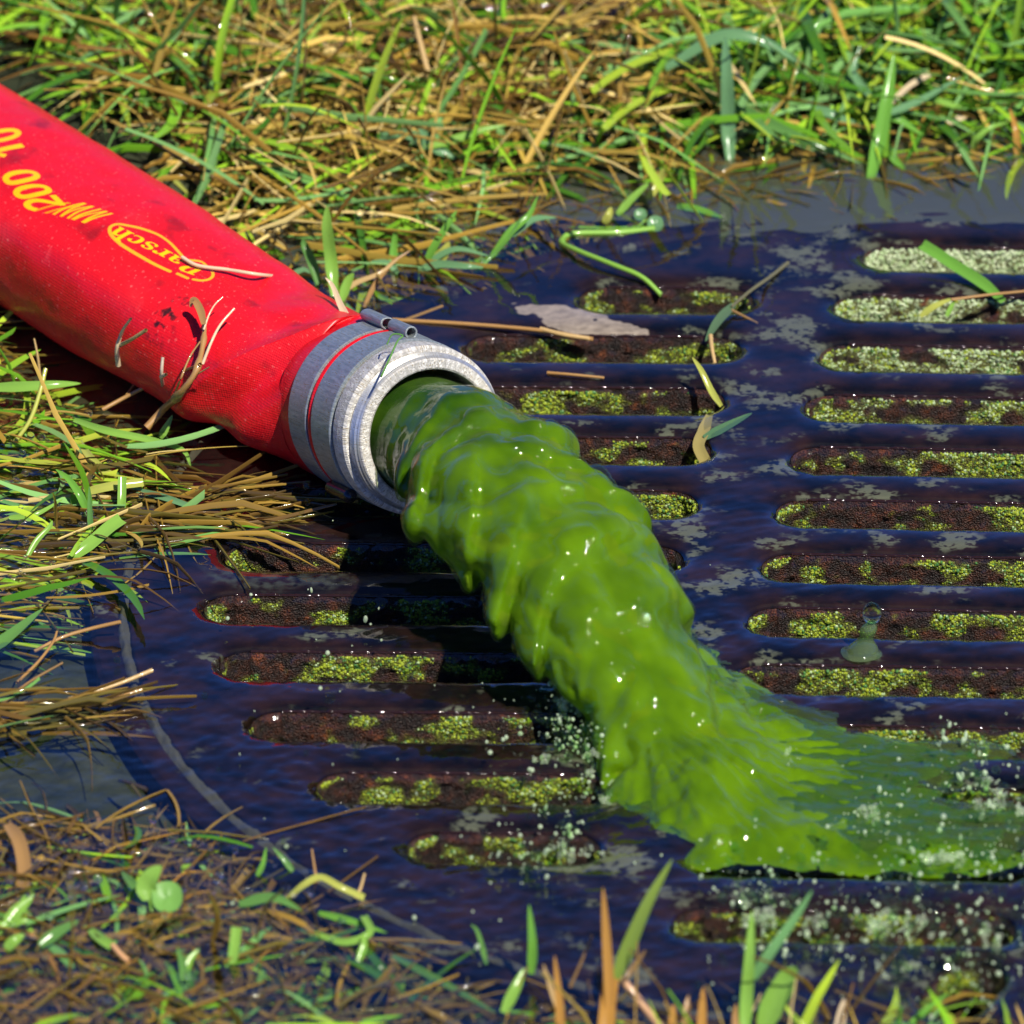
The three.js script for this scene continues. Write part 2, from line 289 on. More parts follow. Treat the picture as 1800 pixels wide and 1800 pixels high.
{
  const axis = (lo, f0, f1, hi, fine, coarse) => { const a = []; for (let x = lo; x < f0; x += coarse) a.push(x); for (let x = f0; x < f1; x += fine) a.push(x); for (let x = f1; x <= hi; x += coarse) a.push(x); return a; };
  const xs = axis(-0.9, -0.32, 0.335, 1.1, 0.0021, 0.02), zs = axis(-0.75, -0.50, 0.62, 0.95, 0.0021, 0.02), nx = xs.length, nz = zs.length;
  const sd = new Float32Array(nx * nz), pos = new Float32Array(nx * nz * 3), idx = [];
  for (let j = 0; j < nz; j++) for (let i = 0; i < nx; i++) sd[j * nx + i] = slotSd(xs[i], zs[j]);
  for (let j = 0; j < nz; j++) for (let i = 0; i < nx; i++) {
    const k = j * nx + i; let x = xs[i], z = zs[j], d = sd[k];
    if (d < 0.0005 && d > -0.006) for (let q = 0; q < 2; q++) { const e = 0.0004, gx = (slotSd(x + e, z) - slotSd(x - e, z)) / (2 * e), gz = (slotSd(x, z + e) - slotSd(x, z - e)) / (2 * e); x -= gx * d; z -= gz * d; d = slotSd(x, z); }
    pos.set([x, waterH(x, z), z], k * 3);
  }
  for (let j = 0; j < nz - 1; j++) for (let i = 0; i < nx - 1; i++) {
    const a = j * nx + i, b = a + 1, c = a + nx, d = c + 1;
    if ((sd[a] < 0) + (sd[b] < 0) + (sd[c] < 0) + (sd[d] < 0) >= 4) continue;
    idx.push(a, c, b, b, c, d);
  }
  const m = shaded(new THREE.Mesh(geom(pos, idx), new THREE.MeshPhysicalMaterial({ color: new THREE.Color(0.90, 0.92, 0.86), roughness: 0.03, transmission: 1, thickness: 0, ior: 1.7 })));
  m.name = 'water'; tag(m, 'clear shallow puddle water flooding the grate and the low grass', 'water', null, 'structure'); scene.add(m);
}

// ------------------------------------------------------------------ fire hose with its clamps and coupling
const AZ = 64 * Math.PI / 180, EL = 14 * Math.PI / 180;
const AX = V(Math.cos(EL) * Math.cos(AZ), Math.sin(EL), Math.cos(EL) * Math.sin(AZ));
const MOUTH = at(757, 764, px(205));
const hose = thing('fire_hose', 'red rubber fire hose with yellow print ending in a threaded metal coupling', 'fire hose');
const hosePath = [];
let hoseOver, hosePoint;                                                        // (length, angle) -> point, for the print and for the things lying on it
{
  // centre line from the clamp backwards
  const back = (t) => MOUTH.clone().addScaledVector(AX, -px(t));
  const ctrl = [back(150), back(200), back(271), back(300), back(335), at(492, 640, px(122)), at(400, 588, px(122)), at(300, 528, px(130)), at(115, 412, px(138)), at(-150, 245, px(140)), at(-600, -40, px(140)), at(-1500, -560, px(140)), at(-3000, -1300, px(140))];
  const curve = new THREE.CatmullRomCurve3(ctrl, false, 'centripetal'); curve.arcLengthDivisions = 2000;
  const total = curve.getLength(), s0 = px(50);
  const LAT = (T) => V(T.z, 0, -T.x).normalize();                      // towards the viewer's left
  const sup = (A, B, n) => (f) => 1 / Math.pow(Math.pow(Math.abs(Math.sin(f)) / A, n) + Math.pow(Math.abs(Math.cos(f)) / B, n), 1 / n);
  const circ = () => 147, gap = (sp) => 5.5 * Math.exp(-Math.pow((sp - 32) / 8, 2)), far = sup(186, 140, 2.5), midS = sup(180, 124, 2.5);
  const lipS = (f) => { const base = sup(172, 108, 2.6)(f); return base + 22 * Math.exp(-Math.pow((f - 1.95) / 0.42, 2)); };
  const keys = [[0, circ], [125, circ], [190, (f) => 150], [330, (f) => mix(150, lipS(f), 0.72)], [420, lipS], [560, midS], [800, far], [9000, far]];
  const radius = (sp, f) => {
    let i = 0; while (i < keys.length - 2 && keys[i + 1][0] < sp) i++;
    const t = sstep(keys[i][0], keys[i + 1][0], sp);
    let r = mix(keys[i][1](f), keys[i + 1][1](f), t);
    // fold running from the lip up to the clamp, hollow below it
    const u = clamp((sp - 140) / 300), fr = mix(-0.35, 1.9, u), w = Math.sin(Math.PI * clamp((sp - 128) / 340));
    r += gap(sp);
    const df = f - fr;
    r += w * (15 * Math.exp(-Math.abs(df) / 0.16) - 26 * Math.exp(-Math.pow((df - 0.55) / 0.34, 2)) - 9 * Math.exp(-Math.pow((df + 0.7) / 0.5, 2)));
    // slack dents
    r += 8 * fbm(sp * 0.0045, f * 0.9, 4, 2) * sstep(300, 600, sp) - 7 * Math.exp(-Math.pow((f - 0.75 - 0.0002 * (sp - 600)) / 0.16, 2)) * sstep(420, 620, sp) + 4 * Math.exp(-Math.pow((f - 1.05) / 0.2, 2)) * sstep(420, 620, sp) + 1.2 * noise(sp * 0.02, f * 4, 8) * sstep(140, 260, sp);
    return r;
  };
  hosePoint = (sp, f) => {                                             // sp: px behind the start of the curve
    const t = clamp((px(sp)) / total), C = curve.getPointAt(t), T = curve.getTangentAt(t), l = LAT(T), up = V().crossVectors(l, T).normalize(); if (up.y < 0) up.negate();
    const r = px(radius(sp, f)); const p = C.clone().addScaledVector(l, r * Math.sin(f)).addScaledVector(up, r * Math.cos(f));
    if (p.y < 0.002) p.y = 0.002 + (p.y - 0.002) * 0.15;
    return p;
  };
  const LEN = 1300, NF = 220, build = (s0, s1, ns) => {
    const pos = [], uv = [], idx = [];
    for (let i = 0; i <= ns; i++) { const sp = mix(s0, s1, i / ns); for (let k = 0; k <= NF; k++) { const f = -Math.PI + 2 * Math.PI * k / NF, p = hosePoint(sp, f); pos.push(p.x, p.y, p.z); uv.push(sp / LEN, k / NF); } }
    for (let i = 0; i < ns; i++) for (let k = 0; k < NF; k++) { const a = i * (NF + 1) + k, b = a + NF + 1; idx.push(a, b, a + 1, b, b + 1, a + 1); }
    return geom(pos, idx, uv);
  };
  for (let sp = 0; sp < 9000; sp += 30) { const t = clamp(px(sp) / total); hosePath.push(curve.getPointAt(t)); }
  // print and grime
  const cw = 2048, ch = 1536, cv = document.createElement('canvas'); cv.width = cw; cv.height = ch;
  const g = cv.getContext('2d');
  g.fillStyle = '#e00f1c'; g.fillRect(0, 0, cw, ch);
  const im = g.getImageData(0, 0, cw, ch), dd = im.data;
  for (let j = 0; j < ch; j++) for (let i = 0; i < cw; i++) {
    const k = (j * cw + i) * 4, u = i / cw, v = j / ch, n = fbm(u * 9, v * 8, 1, 4), sc = fbm(u * 60, v * 14, 6, 3), sp = noise(u * 190, v * 150, 3);
    const pale = clamp(sstep(0.08, 0.5, n) * 0.25 + sstep(0.22, 0.5, sc) * 0.35 + sstep(0.42, 0.56, sp) * 0.6);
    const dark = sstep(0.12, 0.45, fbm(u * 16 + 4, v * 14, 9, 4)) * 0.35 + Math.exp(-Math.pow((u - 0.40) / 0.02, 2) - Math.pow((v - 0.335) / 0.05, 2)) * sstep(0.0, 0.3, fbm(u * 80, v * 60, 2, 3)) * 1.2;
    dd[k] = clamp(mix(mix(214, 228, pale), 58, clamp(dark)), 0, 255); dd[k + 1] = mix(mix(12, 105, pale), 12, clamp(dark)); dd[k + 2] = mix(mix(26, 95, pale), 18, clamp(dark));
  }
  g.putImageData(im, 0, 0);
  const U = (sp) => sp / LEN * cw, Vv = (f) => (1 - (f + Math.PI) / (2 * Math.PI)) * ch;   // canvas x along the hose away from the coupling, y falling with the angle
  g.fillStyle = '#f2b400'; g.strokeStyle = '#f0a020'; g.textBaseline = 'middle'; g.lineCap = 'round';
  // where a point seen at a photograph pixel lies on the hose, as a place on its print
  const pr = V(), grid = [];
  const pix = (sp, f) => { const p = hosePoint(sp, f); pr.copy(p).applyMatrix4(camera.matrixWorldInverse); return [900 + FPX * pr.x / -pr.z, 900 - FPX * pr.y / -pr.z]; };
  camera.updateMatrixWorld();
  for (let sp = 150; sp < 1150; sp += 20) for (let f = -1.3; f < 2.2; f += 0.07) grid.push([sp, f, ...pix(sp, f)]);
  const onHose = (x, y) => {
    let best = null, bd = 1e9; for (const q of grid) { const d = (q[2] - x) ** 2 + (q[3] - y) ** 2; if (d < bd) { bd = d; best = q; } }
    let [sp, f] = best;
    for (let k = 0; k < 4; k++) { const [a, b] = pix(sp, f), [a1, b1] = pix(sp + 2, f), [a2, b2] = pix(sp, f + 0.02), j11 = (a1 - a) / 2, j21 = (b1 - b) / 2, j12 = (a2 - a) / 0.02, j22 = (b2 - b) / 0.02, det = j11 * j22 - j12 * j21; if (Math.abs(det) < 1) break; sp += clamp((j22 * (x - a) - j12 * (y - b)) / det, -20, 20); f += clamp((-j21 * (x - a) + j11 * (y - b)) / det, -0.1, 0.1); }
    return [U(sp), Vv(f)];
  };
  hoseOver = (x, y, up = 10) => { let best = null, bd = 1e9; for (const q of grid) { const d = (q[2] - x) ** 2 + (q[3] - y) ** 2; if (d < bd) { bd = d; best = q; } } return [x, y, hosePoint(best[0], best[1]).y * SC + up]; };
  const letters = (txt, cx, cy, rx, ry, ux, uy, font = 'bold 100px sans-serif') => {   // centre, whole run, letter height
    const c = onHose(cx, cy), r = onHose(cx + rx / 4, cy + ry / 4), u = onHose(cx + ux / 4, cy + uy / 4);
    g.save(); g.font = font; const w = g.measureText(txt).width;
    g.setTransform((r[0] - c[0]) * 4 / w, (r[1] - c[1]) * 4 / w, -(u[0] - c[0]) * 4 / 74, -(u[1] - c[1]) * 4 / 74, c[0], c[1]);
    g.textAlign = 'center'; g.textBaseline = 'alphabetic'; g.fillText(txt, 0, 36); g.restore();
  };
  for (const [t, x, y] of [['0', 4, 238], ['1', 13, 263], ['0', 37, 310], ['0', 56, 335], ['2', 75, 356]]) letters(t, x, y, -22, -23, -63, 16);
  g.globalAlpha = 0.75; letters('//', 100, 364, -34, -10, -50, 20); g.globalAlpha = 0.95; letters('MW', 146, 372, -62, -20, -54, 22); g.globalAlpha = 1;
  const outline = (list) => { const c = new THREE.CatmullRomCurve3(list.map(([x, y]) => { const [a, b] = onHose(x, y); return V(a, b, 0); })).getPoints(70); g.beginPath(); c.forEach((p, i) => (i ? g.lineTo(p.x, p.y) : g.moveTo(p.x, p.y))); g.stroke(); };
  g.lineWidth = 11;
  outline([[299, 477], [272, 464.5], [247, 450.5], [221, 435], [206, 424], [194, 410], [194, 399], [206, 394], [227.5, 397], [253, 403], [279, 413], [298, 426], [313, 441.5], [328, 456], [343, 458], [354, 460], [364, 468], [373, 477], [374, 485], [367, 491], [353, 493], [340, 491]]);
  outline([[330, 489], [321, 485], [312, 481]]);
  g.fillStyle = '#f0b800';
  letters('P', 345, 474, -34, -12, -22, 16, 'italic bold 100px serif'); letters('arsch', 262, 434, -124, -58, -15, 17, 'italic bold 100px serif');
  const map = new THREE.CanvasTexture(cv); map.colorSpace = THREE.SRGBColorSpace; map.wrapS = map.wrapT = THREE.ClampToEdgeWrapping; map.anisotropy = 8;
  const weave = grayTex(512, 512, (u, v) => 0.5 + 0.22 * Math.sin((u * 40 + v * 30) * Math.PI * 2 / 2) * Math.sin((u * 40 - v * 30) * Math.PI * 2 / 2) + 0.5 * fbm(u * 20, v * 20, 2, 3)); weave.repeat.set(9, 7);
  const rubber = new THREE.MeshPhysicalMaterial({ map, bumpMap: weave, bumpScale: 0.00035, roughness: 0.6, specularIntensity: 0.4, clearcoat: 0.45, clearcoatRoughness: 0.28 });
  part('hose_body', build(0, LEN, 420), rubber, hose);
  const plain = rubber.clone(); plain.map = null; plain.color = new THREE.Color(0.72, 0.006, 0.012);
  part('hose_length', build(LEN, 8400, 160), plain, hose);

  // metal parts: turned about the axis of the mouth
  const q = new THREE.Quaternion().setFromUnitVectors(V(0, 1, 0), AX), M4 = new THREE.Matrix4().compose(MOUTH, q, V(1, 1, 1));
  const lathe = (prof, seg = 160) => { const gg = new THREE.LatheGeometry(prof.map(([r, t]) => new THREE.Vector2(px(r), px(t))), seg).toNonIndexed(); gg.computeVertexNormals(); return smoothRound(gg).applyMatrix4(M4); };
  const smoothRound = (gg) => { // round across, creased along the profile
    const p = gg.attributes.position, n = gg.attributes.normal;
    for (let i = 0; i < p.count; i++) { const rad = Math.hypot(p.getX(i), p.getZ(i)) || 1, hr = Math.hypot(n.getX(i), n.getZ(i)), s = (n.getX(i) * p.getX(i) + n.getZ(i) * p.getZ(i)) < 0 ? -1 : 1; n.setXYZ(i, s * hr * p.getX(i) / rad, n.getY(i), s * hr * p.getZ(i) / rad); }
    const uv = gg.attributes.uv; for (let i = 0; i < uv.count; i++) uv.setXY(i, uv.getX(i) * 8, p.getY(i) * 9 + Math.hypot(p.getX(i), p.getZ(i)) * 14);
    return gg; };
  const mottle = (a, b, c, f) => colorTex(512, 256, (u, v) => { const n = fbm(u * 16 * f, v * 8 * f, 3, 5), s = fbm(u * 60, v * 30, 7, 3); return mix3(mix3(a, b, clamp(0.5 + n * 1.6)), c, sstep(0.1, 0.4, s + n * 0.3)); }, THREE.MirroredRepeatWrapping);
  const castMap = mottle([0.50, 0.47, 0.42], [0.80, 0.77, 0.72], [0.34, 0.25, 0.12], 1);
  const castBump = grayTex(512, 256, (u, v) => 0.5 + 0.7 * fbm(u * 90, v * 45, 2, 3), THREE.MirroredRepeatWrapping);
  const cast = new THREE.MeshPhysicalMaterial({ map: castMap, bumpMap: castBump, bumpScale: 0.0010, roughness: 0.45, metalness: 0.25 });
  const zinc = new THREE.MeshPhysicalMaterial({ map: mottle([0.24, 0.28, 0.30], [0.40, 0.44, 0.47], [0.26, 0.20, 0.10], 1.4), bumpMap: castBump, bumpScale: 0.0003, roughness: 0.42, metalness: 0.55 });
  const bright = new THREE.MeshPhysicalMaterial({ map: mottle([0.62, 0.61, 0.58], [0.80, 0.79, 0.76], [0.45, 0.36, 0.2], 1.6), roughness: 0.28, metalness: 0.75 });
  const dark = new THREE.MeshPhysicalMaterial({ color: new THREE.Color(0.05, 0.05, 0.055), roughness: 0.22, metalness: 0.8 });
  const coupling = new THREE.Group(); coupling.name = 'coupling'; hose.add(coupling);
  part('collar', lathe([[138, -34], [147, -34], [151, -38], [152, -60], [151, -78], [146, -84], [138, -84]]), cast, coupling);
  { const pr = [[136, -36], [137, -32]]; for (let k = 0; k < 4; k++) { const t = -31 + k * 5.6; pr.push([138.5, t], [141.5, t + 2.2], [141.5, t + 3.4], [138.5, t + 5.6]); } pr.push([137, -7], [138, -6], [138, -4], [136, -2]); part('thread', lathe(pr, 200), bright, coupling); }
  part('end_ring', lathe([[136, -3], [135, 0], [133, 2], [119, 2], [116, 0], [115, -6], [115, -240]]), cast, coupling);
  part('tail_pipe', lathe([[120, -84], [146, -84.5], [146, -262], [118, -262]], 96), cast, coupling);
  for (const [t0, t1, lift] of [[-171, -90, 0], [-268, -193, 0]]) {
    const c = new THREE.Group(); c.name = 'hose_clamp'; hose.add(c);
    part('band', lathe([[147, t0], [151.5, t0], [153, t0 + 2], [152.3, (t0 + t1) / 2], [153, t1 - 2], [151.5, t1], [147, t1]]), zinc, c);
  }
  const clampParts = hose.children.filter((o) => o.name === 'hose_clamp');
  // rolled ear of the upper band and the bolt below
  const e1 = V().crossVectors(AX, V(0, 1, 0)).normalize(), e2 = V().crossVectors(e1, AX).normalize();   // e1 points to the viewer's left, e2 up
  if (e1.x > 0) e1.negate();
  const onRing = (t, ang, r) => MOUTH.clone().addScaledVector(AX, px(t)).addScaledVector(e1, px(r) * Math.sin(ang)).addScaledVector(e2, px(r) * Math.cos(ang));
  { // an open rolled tube: lathe of a thin wall laid along the axis
    const tube = new THREE.LatheGeometry([[10, -2], [12.4, -2], [13, 0], [13, 84], [12.4, 86], [10, 86], [9.5, 84], [9.5, 0], [10, -2]].map(([r, t]) => new THREE.Vector2(px(r), px(t))), 32);
    tube.scale(1.25, 1, 0.9);
    const c = onRing(-276, -0.16, 161), qq = new THREE.Quaternion().setFromUnitVectors(V(0, 1, 0), AX);
    tube.applyMatrix4(new THREE.Matrix4().compose(c, qq, V(1, 1, 1)));
    part('rolled_ear', tube, zinc, clampParts[1]);
    const tube2 = new THREE.LatheGeometry([[9, -2], [11.4, -2], [12, 0], [12, 72], [11.4, 74], [9, 74], [8.5, 72], [8.5, 0], [9, -2]].map(([r, t]) => new THREE.Vector2(px(r), px(t))), 32);
    tube2.applyMatrix4(new THREE.Matrix4().compose(onRing(-182, -0.20, 160), qq, V(1, 1, 1)));
    part('rolled_ear', tube2, zinc, clampParts[0]);
    const bolt = new THREE.CapsuleGeometry(px(13), px(75), 6, 20);
    bolt.applyMatrix4(new THREE.Matrix4().compose(onRing(-128, 2.25, 163), qq, V(1, 1, 1))); part('bolt_housing', bolt, dark, clampParts[0]);
  }
}

// ------------------------------------------------------------------ the jet and the sheet it spreads into
const heading = V(Math.cos(57 * Math.PI / 180), 0, Math.sin(57 * Math.PI / 180)), side = V(-heading.z, 0, heading.x);   // side: viewer's left
{
  const ox = MOUTH.x, oz = MOUTH.z, H0 = MOUTH.y - 0.002, slope = 0.25, kk = (H0 + slope * 0.30) / 0.09;
  const FAN = at(1130, 1330);
  const EDGE = P2([[1030, 1170], [1015, 1240], [1060, 1340], [1080, 1420], [1190, 1500], [1240, 1520], [1420, 1522], [1600, 1530], [1790, 1528], [1850, 1450], [1800, 1420], [1700, 1418], [1610, 1402], [1660, 1380], [1760, 1330], [1700, 1318], [1600, 1305], [1490, 1280], [1395, 1240], [1310, 1190], [1240, 1115], [1190, 1060], [1130, 1060]]);
  const sheetH = (x, z) => {
    const sd = polySd(EDGE, x, z); if (sd > 0.004) return -0.01;
    const dx = x - FAN.x, dz = z - FAN.z, r = Math.hypot(dx, dz), a = Math.atan2(dz, dx);
    const near = at(1170, 1230), dn = Math.hypot(x - near.x, (z - near.z) * 0.8);
    let h = 0.0024 + 0.016 * Math.exp(-dn / 0.06) + 0.0055 * Math.exp(-r / 0.12);
    const w = fbm(a * 11 + 3, r * 7, 2, 3);
    h += 0.010 * w * Math.exp(-r / 0.25) + 0.0016 * noise(x * 120, z * 90, 4) + 0.0009 * noise(x * 260, z * 220, 6);
    const hump = at(1235, 1395); h += 0.017 * Math.exp(-Math.pow((x - hump.x) / 0.030, 2) - Math.pow((z - hump.z) / 0.038, 2));
    const ridge = at(1330, 1480); h += 0.0035 * Math.exp(-Math.pow((x - ridge.x) / 0.07, 2) - Math.pow((z - ridge.z) / 0.02, 2));
    const edge = sstep(0.003, -0.03, sd + 0.020 * fbm(x * 50, z * 50, 3, 3));
    const thin = sstep(0.30, 0.08, dx - 0.06) ;
    const holes = sstep(-0.05, 0.16, fbm(a * 9 + 1, r * 7, 8, 3) + 0.30 * (1.0 - sstep(0.05, 0.26, r)) + 0.34 - 0.08 * (1 - thin));
    return h * edge * mix(holes, 1, sstep(0.16, 0.05, r)) - 0.0015;
  };
  let fine = true;
  const field = (x, y, z) => {
    const dx = x - ox, dz = z - oz, s = dx * heading.x + dz * heading.z, u = dx * side.x + dz * side.z;
    let dj = 1;
    if (s > -0.06 && s < 0.42) {
      const yc = s < 0 ? H0 + s * slope : H0 + slope * s - kk * s * s, sl = s < 0 ? slope : slope - 2 * kk * s, cs = 1 / Math.sqrt(1 + sl * sl);
      const uc = 0.016 * sstep(0.02, 0.12, s) + 0.010 * sstep(0.16, 0.32, s), v = (y - yc) * cs;
      const wu = mix(0.0365, 0.056, sstep(0.0, 0.10, s)) - 0.017 * sstep(0.16, 0.29, s), wv = mix(0.0355, 0.036, sstep(0, 0.14, s)) - 0.010 * sstep(0.16, 0.30, s);
      const q = Math.hypot((u - uc) / wu, v / wv);
      dj = (q - 1) * Math.min(wu, wv);
      dj = Math.max(dj, -0.05 - s);
    }
    const yy = y - 0;
    let d = dj;
    const H = y < 0.06 ? sheetH(x, z) : -0.01, ds = (yy - H) * 0.8;
    const k = 0.016, hh = clamp(0.5 + 0.5 * (ds - d) / k); d = mix(ds, d, hh) - k * hh * (1 - hh);
    if (Math.abs(d) < 0.014 && dj < 0.02) {
      const ramp = sstep(-0.01, 0.07, s), fl = s * 0.85;
      const n1 = Math.abs(noise(fl * 20 + 2.3 + 0.7 * noise(fl * 14, u * 20, y * 20), u * 20 + 5, y * 22)), n2 = Math.abs(noise(fl * 52 + 4, u * 46, y * 50 + 3)), n3 = noise(fl * 84, u * 72, y * 72 + 8) * (fine ? 1 : 0.3), n4 = fine ? noise(fl * 120, u * 105, y * 105) : 0;
      const ph = s / 0.040 + 0.9 * noise(s * 9, u * 16, 3) - Math.abs(u - 0.01) * 9, fr = ph - Math.floor(ph), saw = fr < 0.8 ? fr / 0.8 : (1 - fr) / 0.2;
      const e = 1 - sstep(0.004, 0.02, dj);
      d -= e * ramp * (0.0100 * (n1 - 0.22) + 0.0036 * (n2 - 0.2) + 0.0048 * (sstep(0, 1, saw) - 0.5) * (1 - sstep(0.2, 0.3, s))) + e * (0.0034 * n3 + 0.0012 * n4 * sstep(-0.2, 0.3, noise(s * 30, u * 40, 9))) * (0.35 + 0.65 * ramp);
    }
    return d;
  };
  // surface nets
  const mesh = (h, off) => {
  const lo = [ox - 0.045, -0.0042, oz - 0.045], hiX = 0.325, hiY = 0.135, hiZ = 0.475;
  const nx = Math.ceil((hiX - lo[0]) / h), ny = Math.ceil((hiY - lo[1]) / h), nz = Math.ceil((hiZ - lo[2]) / h);
  const F = new Float32Array(nx * ny * nz), id = (i, j, k) => (k * ny + j) * nx + i;
  for (let k = 0; k < nz; k++) for (let i = 0; i < nx; i++) { for (let j = 0; j < ny; j++) F[id(i, j, k)] = field(lo[0] + i * h, lo[1] + j * h, lo[2] + k * h) + off; }
  const vid = new Int32Array(nx * ny * nz).fill(-1), pos = [], idx = [];
  const cn = [[0, 0, 0], [1, 0, 0], [0, 1, 0], [1, 1, 0], [0, 0, 1], [1, 0, 1], [0, 1, 1], [1, 1, 1]], ed = [[0, 1], [2, 3], [4, 5], [6, 7], [0, 2], [1, 3], [4, 6], [5, 7], [0, 4], [1, 5], [2, 6], [3, 7]];
  for (let k = 0; k < nz - 1; k++) for (let j = 0; j < ny - 1; j++) for (let i = 0; i < nx - 1; i++) {
    let m = 0; const f = cn.map(([a, b, c], q) => { const v = F[id(i + a, j + b, k + c)]; if (v < 0) m |= 1 << q; return v; });
    if (m === 0 || m === 255) continue;
    let x = 0, y = 0, z = 0, n = 0;
    for (const [a, b] of ed) if ((f[a] < 0) !== (f[b] < 0)) { const t = f[a] / (f[a] - f[b]); x += mix(cn[a][0], cn[b][0], t); y += mix(cn[a][1], cn[b][1], t); z += mix(cn[a][2], cn[b][2], t); n++; }
    vid[id(i, j, k)] = pos.length / 3; pos.push(lo[0] + (i + x / n) * h, lo[1] + (j + y / n) * h, lo[2] + (k + z / n) * h);
  }
  const quad = (a, b, c, d, flip) => { if (a < 0 || b < 0 || c < 0 || d < 0) return; flip ? idx.push(a, c, b, a, d, c) : idx.push(a, b, c, a, c, d); };
  for (let k = 1; k < nz - 1; k++) for (let j = 1; j < ny - 1; j++) for (let i = 1; i < nx - 1; i++) {
    const a = F[id(i, j, k)] < 0;
    if (a !== F[id(i + 1, j, k)] < 0) quad(vid[id(i, j - 1, k - 1)], vid[id(i, j, k - 1)], vid[id(i, j, k)], vid[id(i, j - 1, k)], !a);
    if (a !== F[id(i, j + 1, k)] < 0) quad(vid[id(i - 1, j, k - 1)], vid[id(i - 1, j, k)], vid[id(i, j, k)], vid[id(i, j, k - 1)], !a);
    if (a !== F[id(i, j, k + 1)] < 0) quad(vid[id(i - 1, j - 1, k)], vid[id(i, j - 1, k)], vid[id(i, j, k)], vid[id(i - 1, j, k)], !a);
  }
  return [pos, idx];
  };
  const jet = thing('green_water', 'bright green algae water gushing from the hose mouth and fanning out over the grate', 'green water');
  { const n = 330, fp = [], fi = [], grow = [];
    for (let j = 0; j <= n; j++) for (let i = 0; i <= n; i++) { const x = mix(0.0, 0.40, i / n), z = mix(0.08, 0.56, j / n), sd = polySd(EDGE, x, z) + 0.004 + 0.024 * fbm(x * 20, z * 44, 5, 3) - 0.01 * sstep(0.2, 0.3, x) + 0.014 * sstep(0.16, 0.08, x) + 0.02 * sstep(0.36, 0.42, z); grow.push(sd); fp.push(x, 0.0046 + 0.0014 * noise(x * 60, z * 110, 3) + 0.0006 * noise(x * 160, z * 220, 6) - 0.0035 * sstep(-0.008, 0.004, sd), z); }
    for (let j = 0; j < n; j++) for (let i = 0; i < n; i++) { const a = j * (n + 1) + i, b = a + 1, c = a + n + 1, d = c + 1; if (Math.min(grow[a], grow[b], grow[c], grow[d]) < 0.004) fi.push(a, c, b, b, c, d); }
    part('thin_green_film', geom(fp, fi), new THREE.MeshPhysicalMaterial({ color: new THREE.Color(0.40, 0.58, 0.14), roughness: 0.05, transmission: 0.93, thickness: 0, ior: 1.4 }), jet); }
  const [pos, idx] = mesh(0.00165, 0), skin = new THREE.MeshPhysicalMaterial({ color: new THREE.Color(0.93, 1.0, 0.72), roughness: 0.035, ior: 1.36, transmission: 1, thickness: 0 });
  const uvs = []; for (let i = 0; i < pos.length; i += 3) { const dx = pos[i] - ox, dz = pos[i + 2] - oz; uvs.push((dx * heading.x + dz * heading.z) / 0.16, (dx * side.x + dz * side.z + (pos[i + 1] - 0.04) * 0.8) / 0.16); }
  const rip = grayTex(1024, 1024, (u, v) => { const m = sstep(-0.1, 0.35, noise(u * 11, v * 15, 2)), r2 = noise(u * 40, v * 75, 6), r3 = noise(u * 85 + 2, v * 150, 1); return 0.5 + m * (0.32 * r2 + 0.2 * r3); }, THREE.MirroredRepeatWrapping);
  skin.bumpMap = rip; skin.bumpScale = 0.0007;
  part('clear_skin', geom(pos, idx, uvs), skin, jet);
  fine = false;
  const [pos2, idx2] = mesh(0.0018, 0.0008), col = [];
  for (let i = 0; i < pos2.length; i += 3) {
    const x = pos2[i], y = pos2[i + 1], z = pos2[i + 2], s = (x - ox) * heading.x + (z - oz) * heading.z, u = (x - ox) * side.x + (z - oz) * side.z, n = fbm(s * 26, u * 40, y * 40, 3), w = fbm(s * 60, u * 160, y * 160 + 4, 2);
    const t = clamp(0.44 * sstep(-0.02, 0.15, s) + 0.08 + 0.62 * n + 0.12 * w), c = mix3([0.022, 0.080, 0.0002], [0.225, 0.38, 0.0004], t);
    col.push(...c);
  }
  part('green_body', geom(pos2, idx2, null, col), new THREE.MeshPhysicalMaterial({ vertexColors: true, roughness: 1, transmission: 0.4, thickness: 0, specularIntensity: 0.2 }), jet);
}
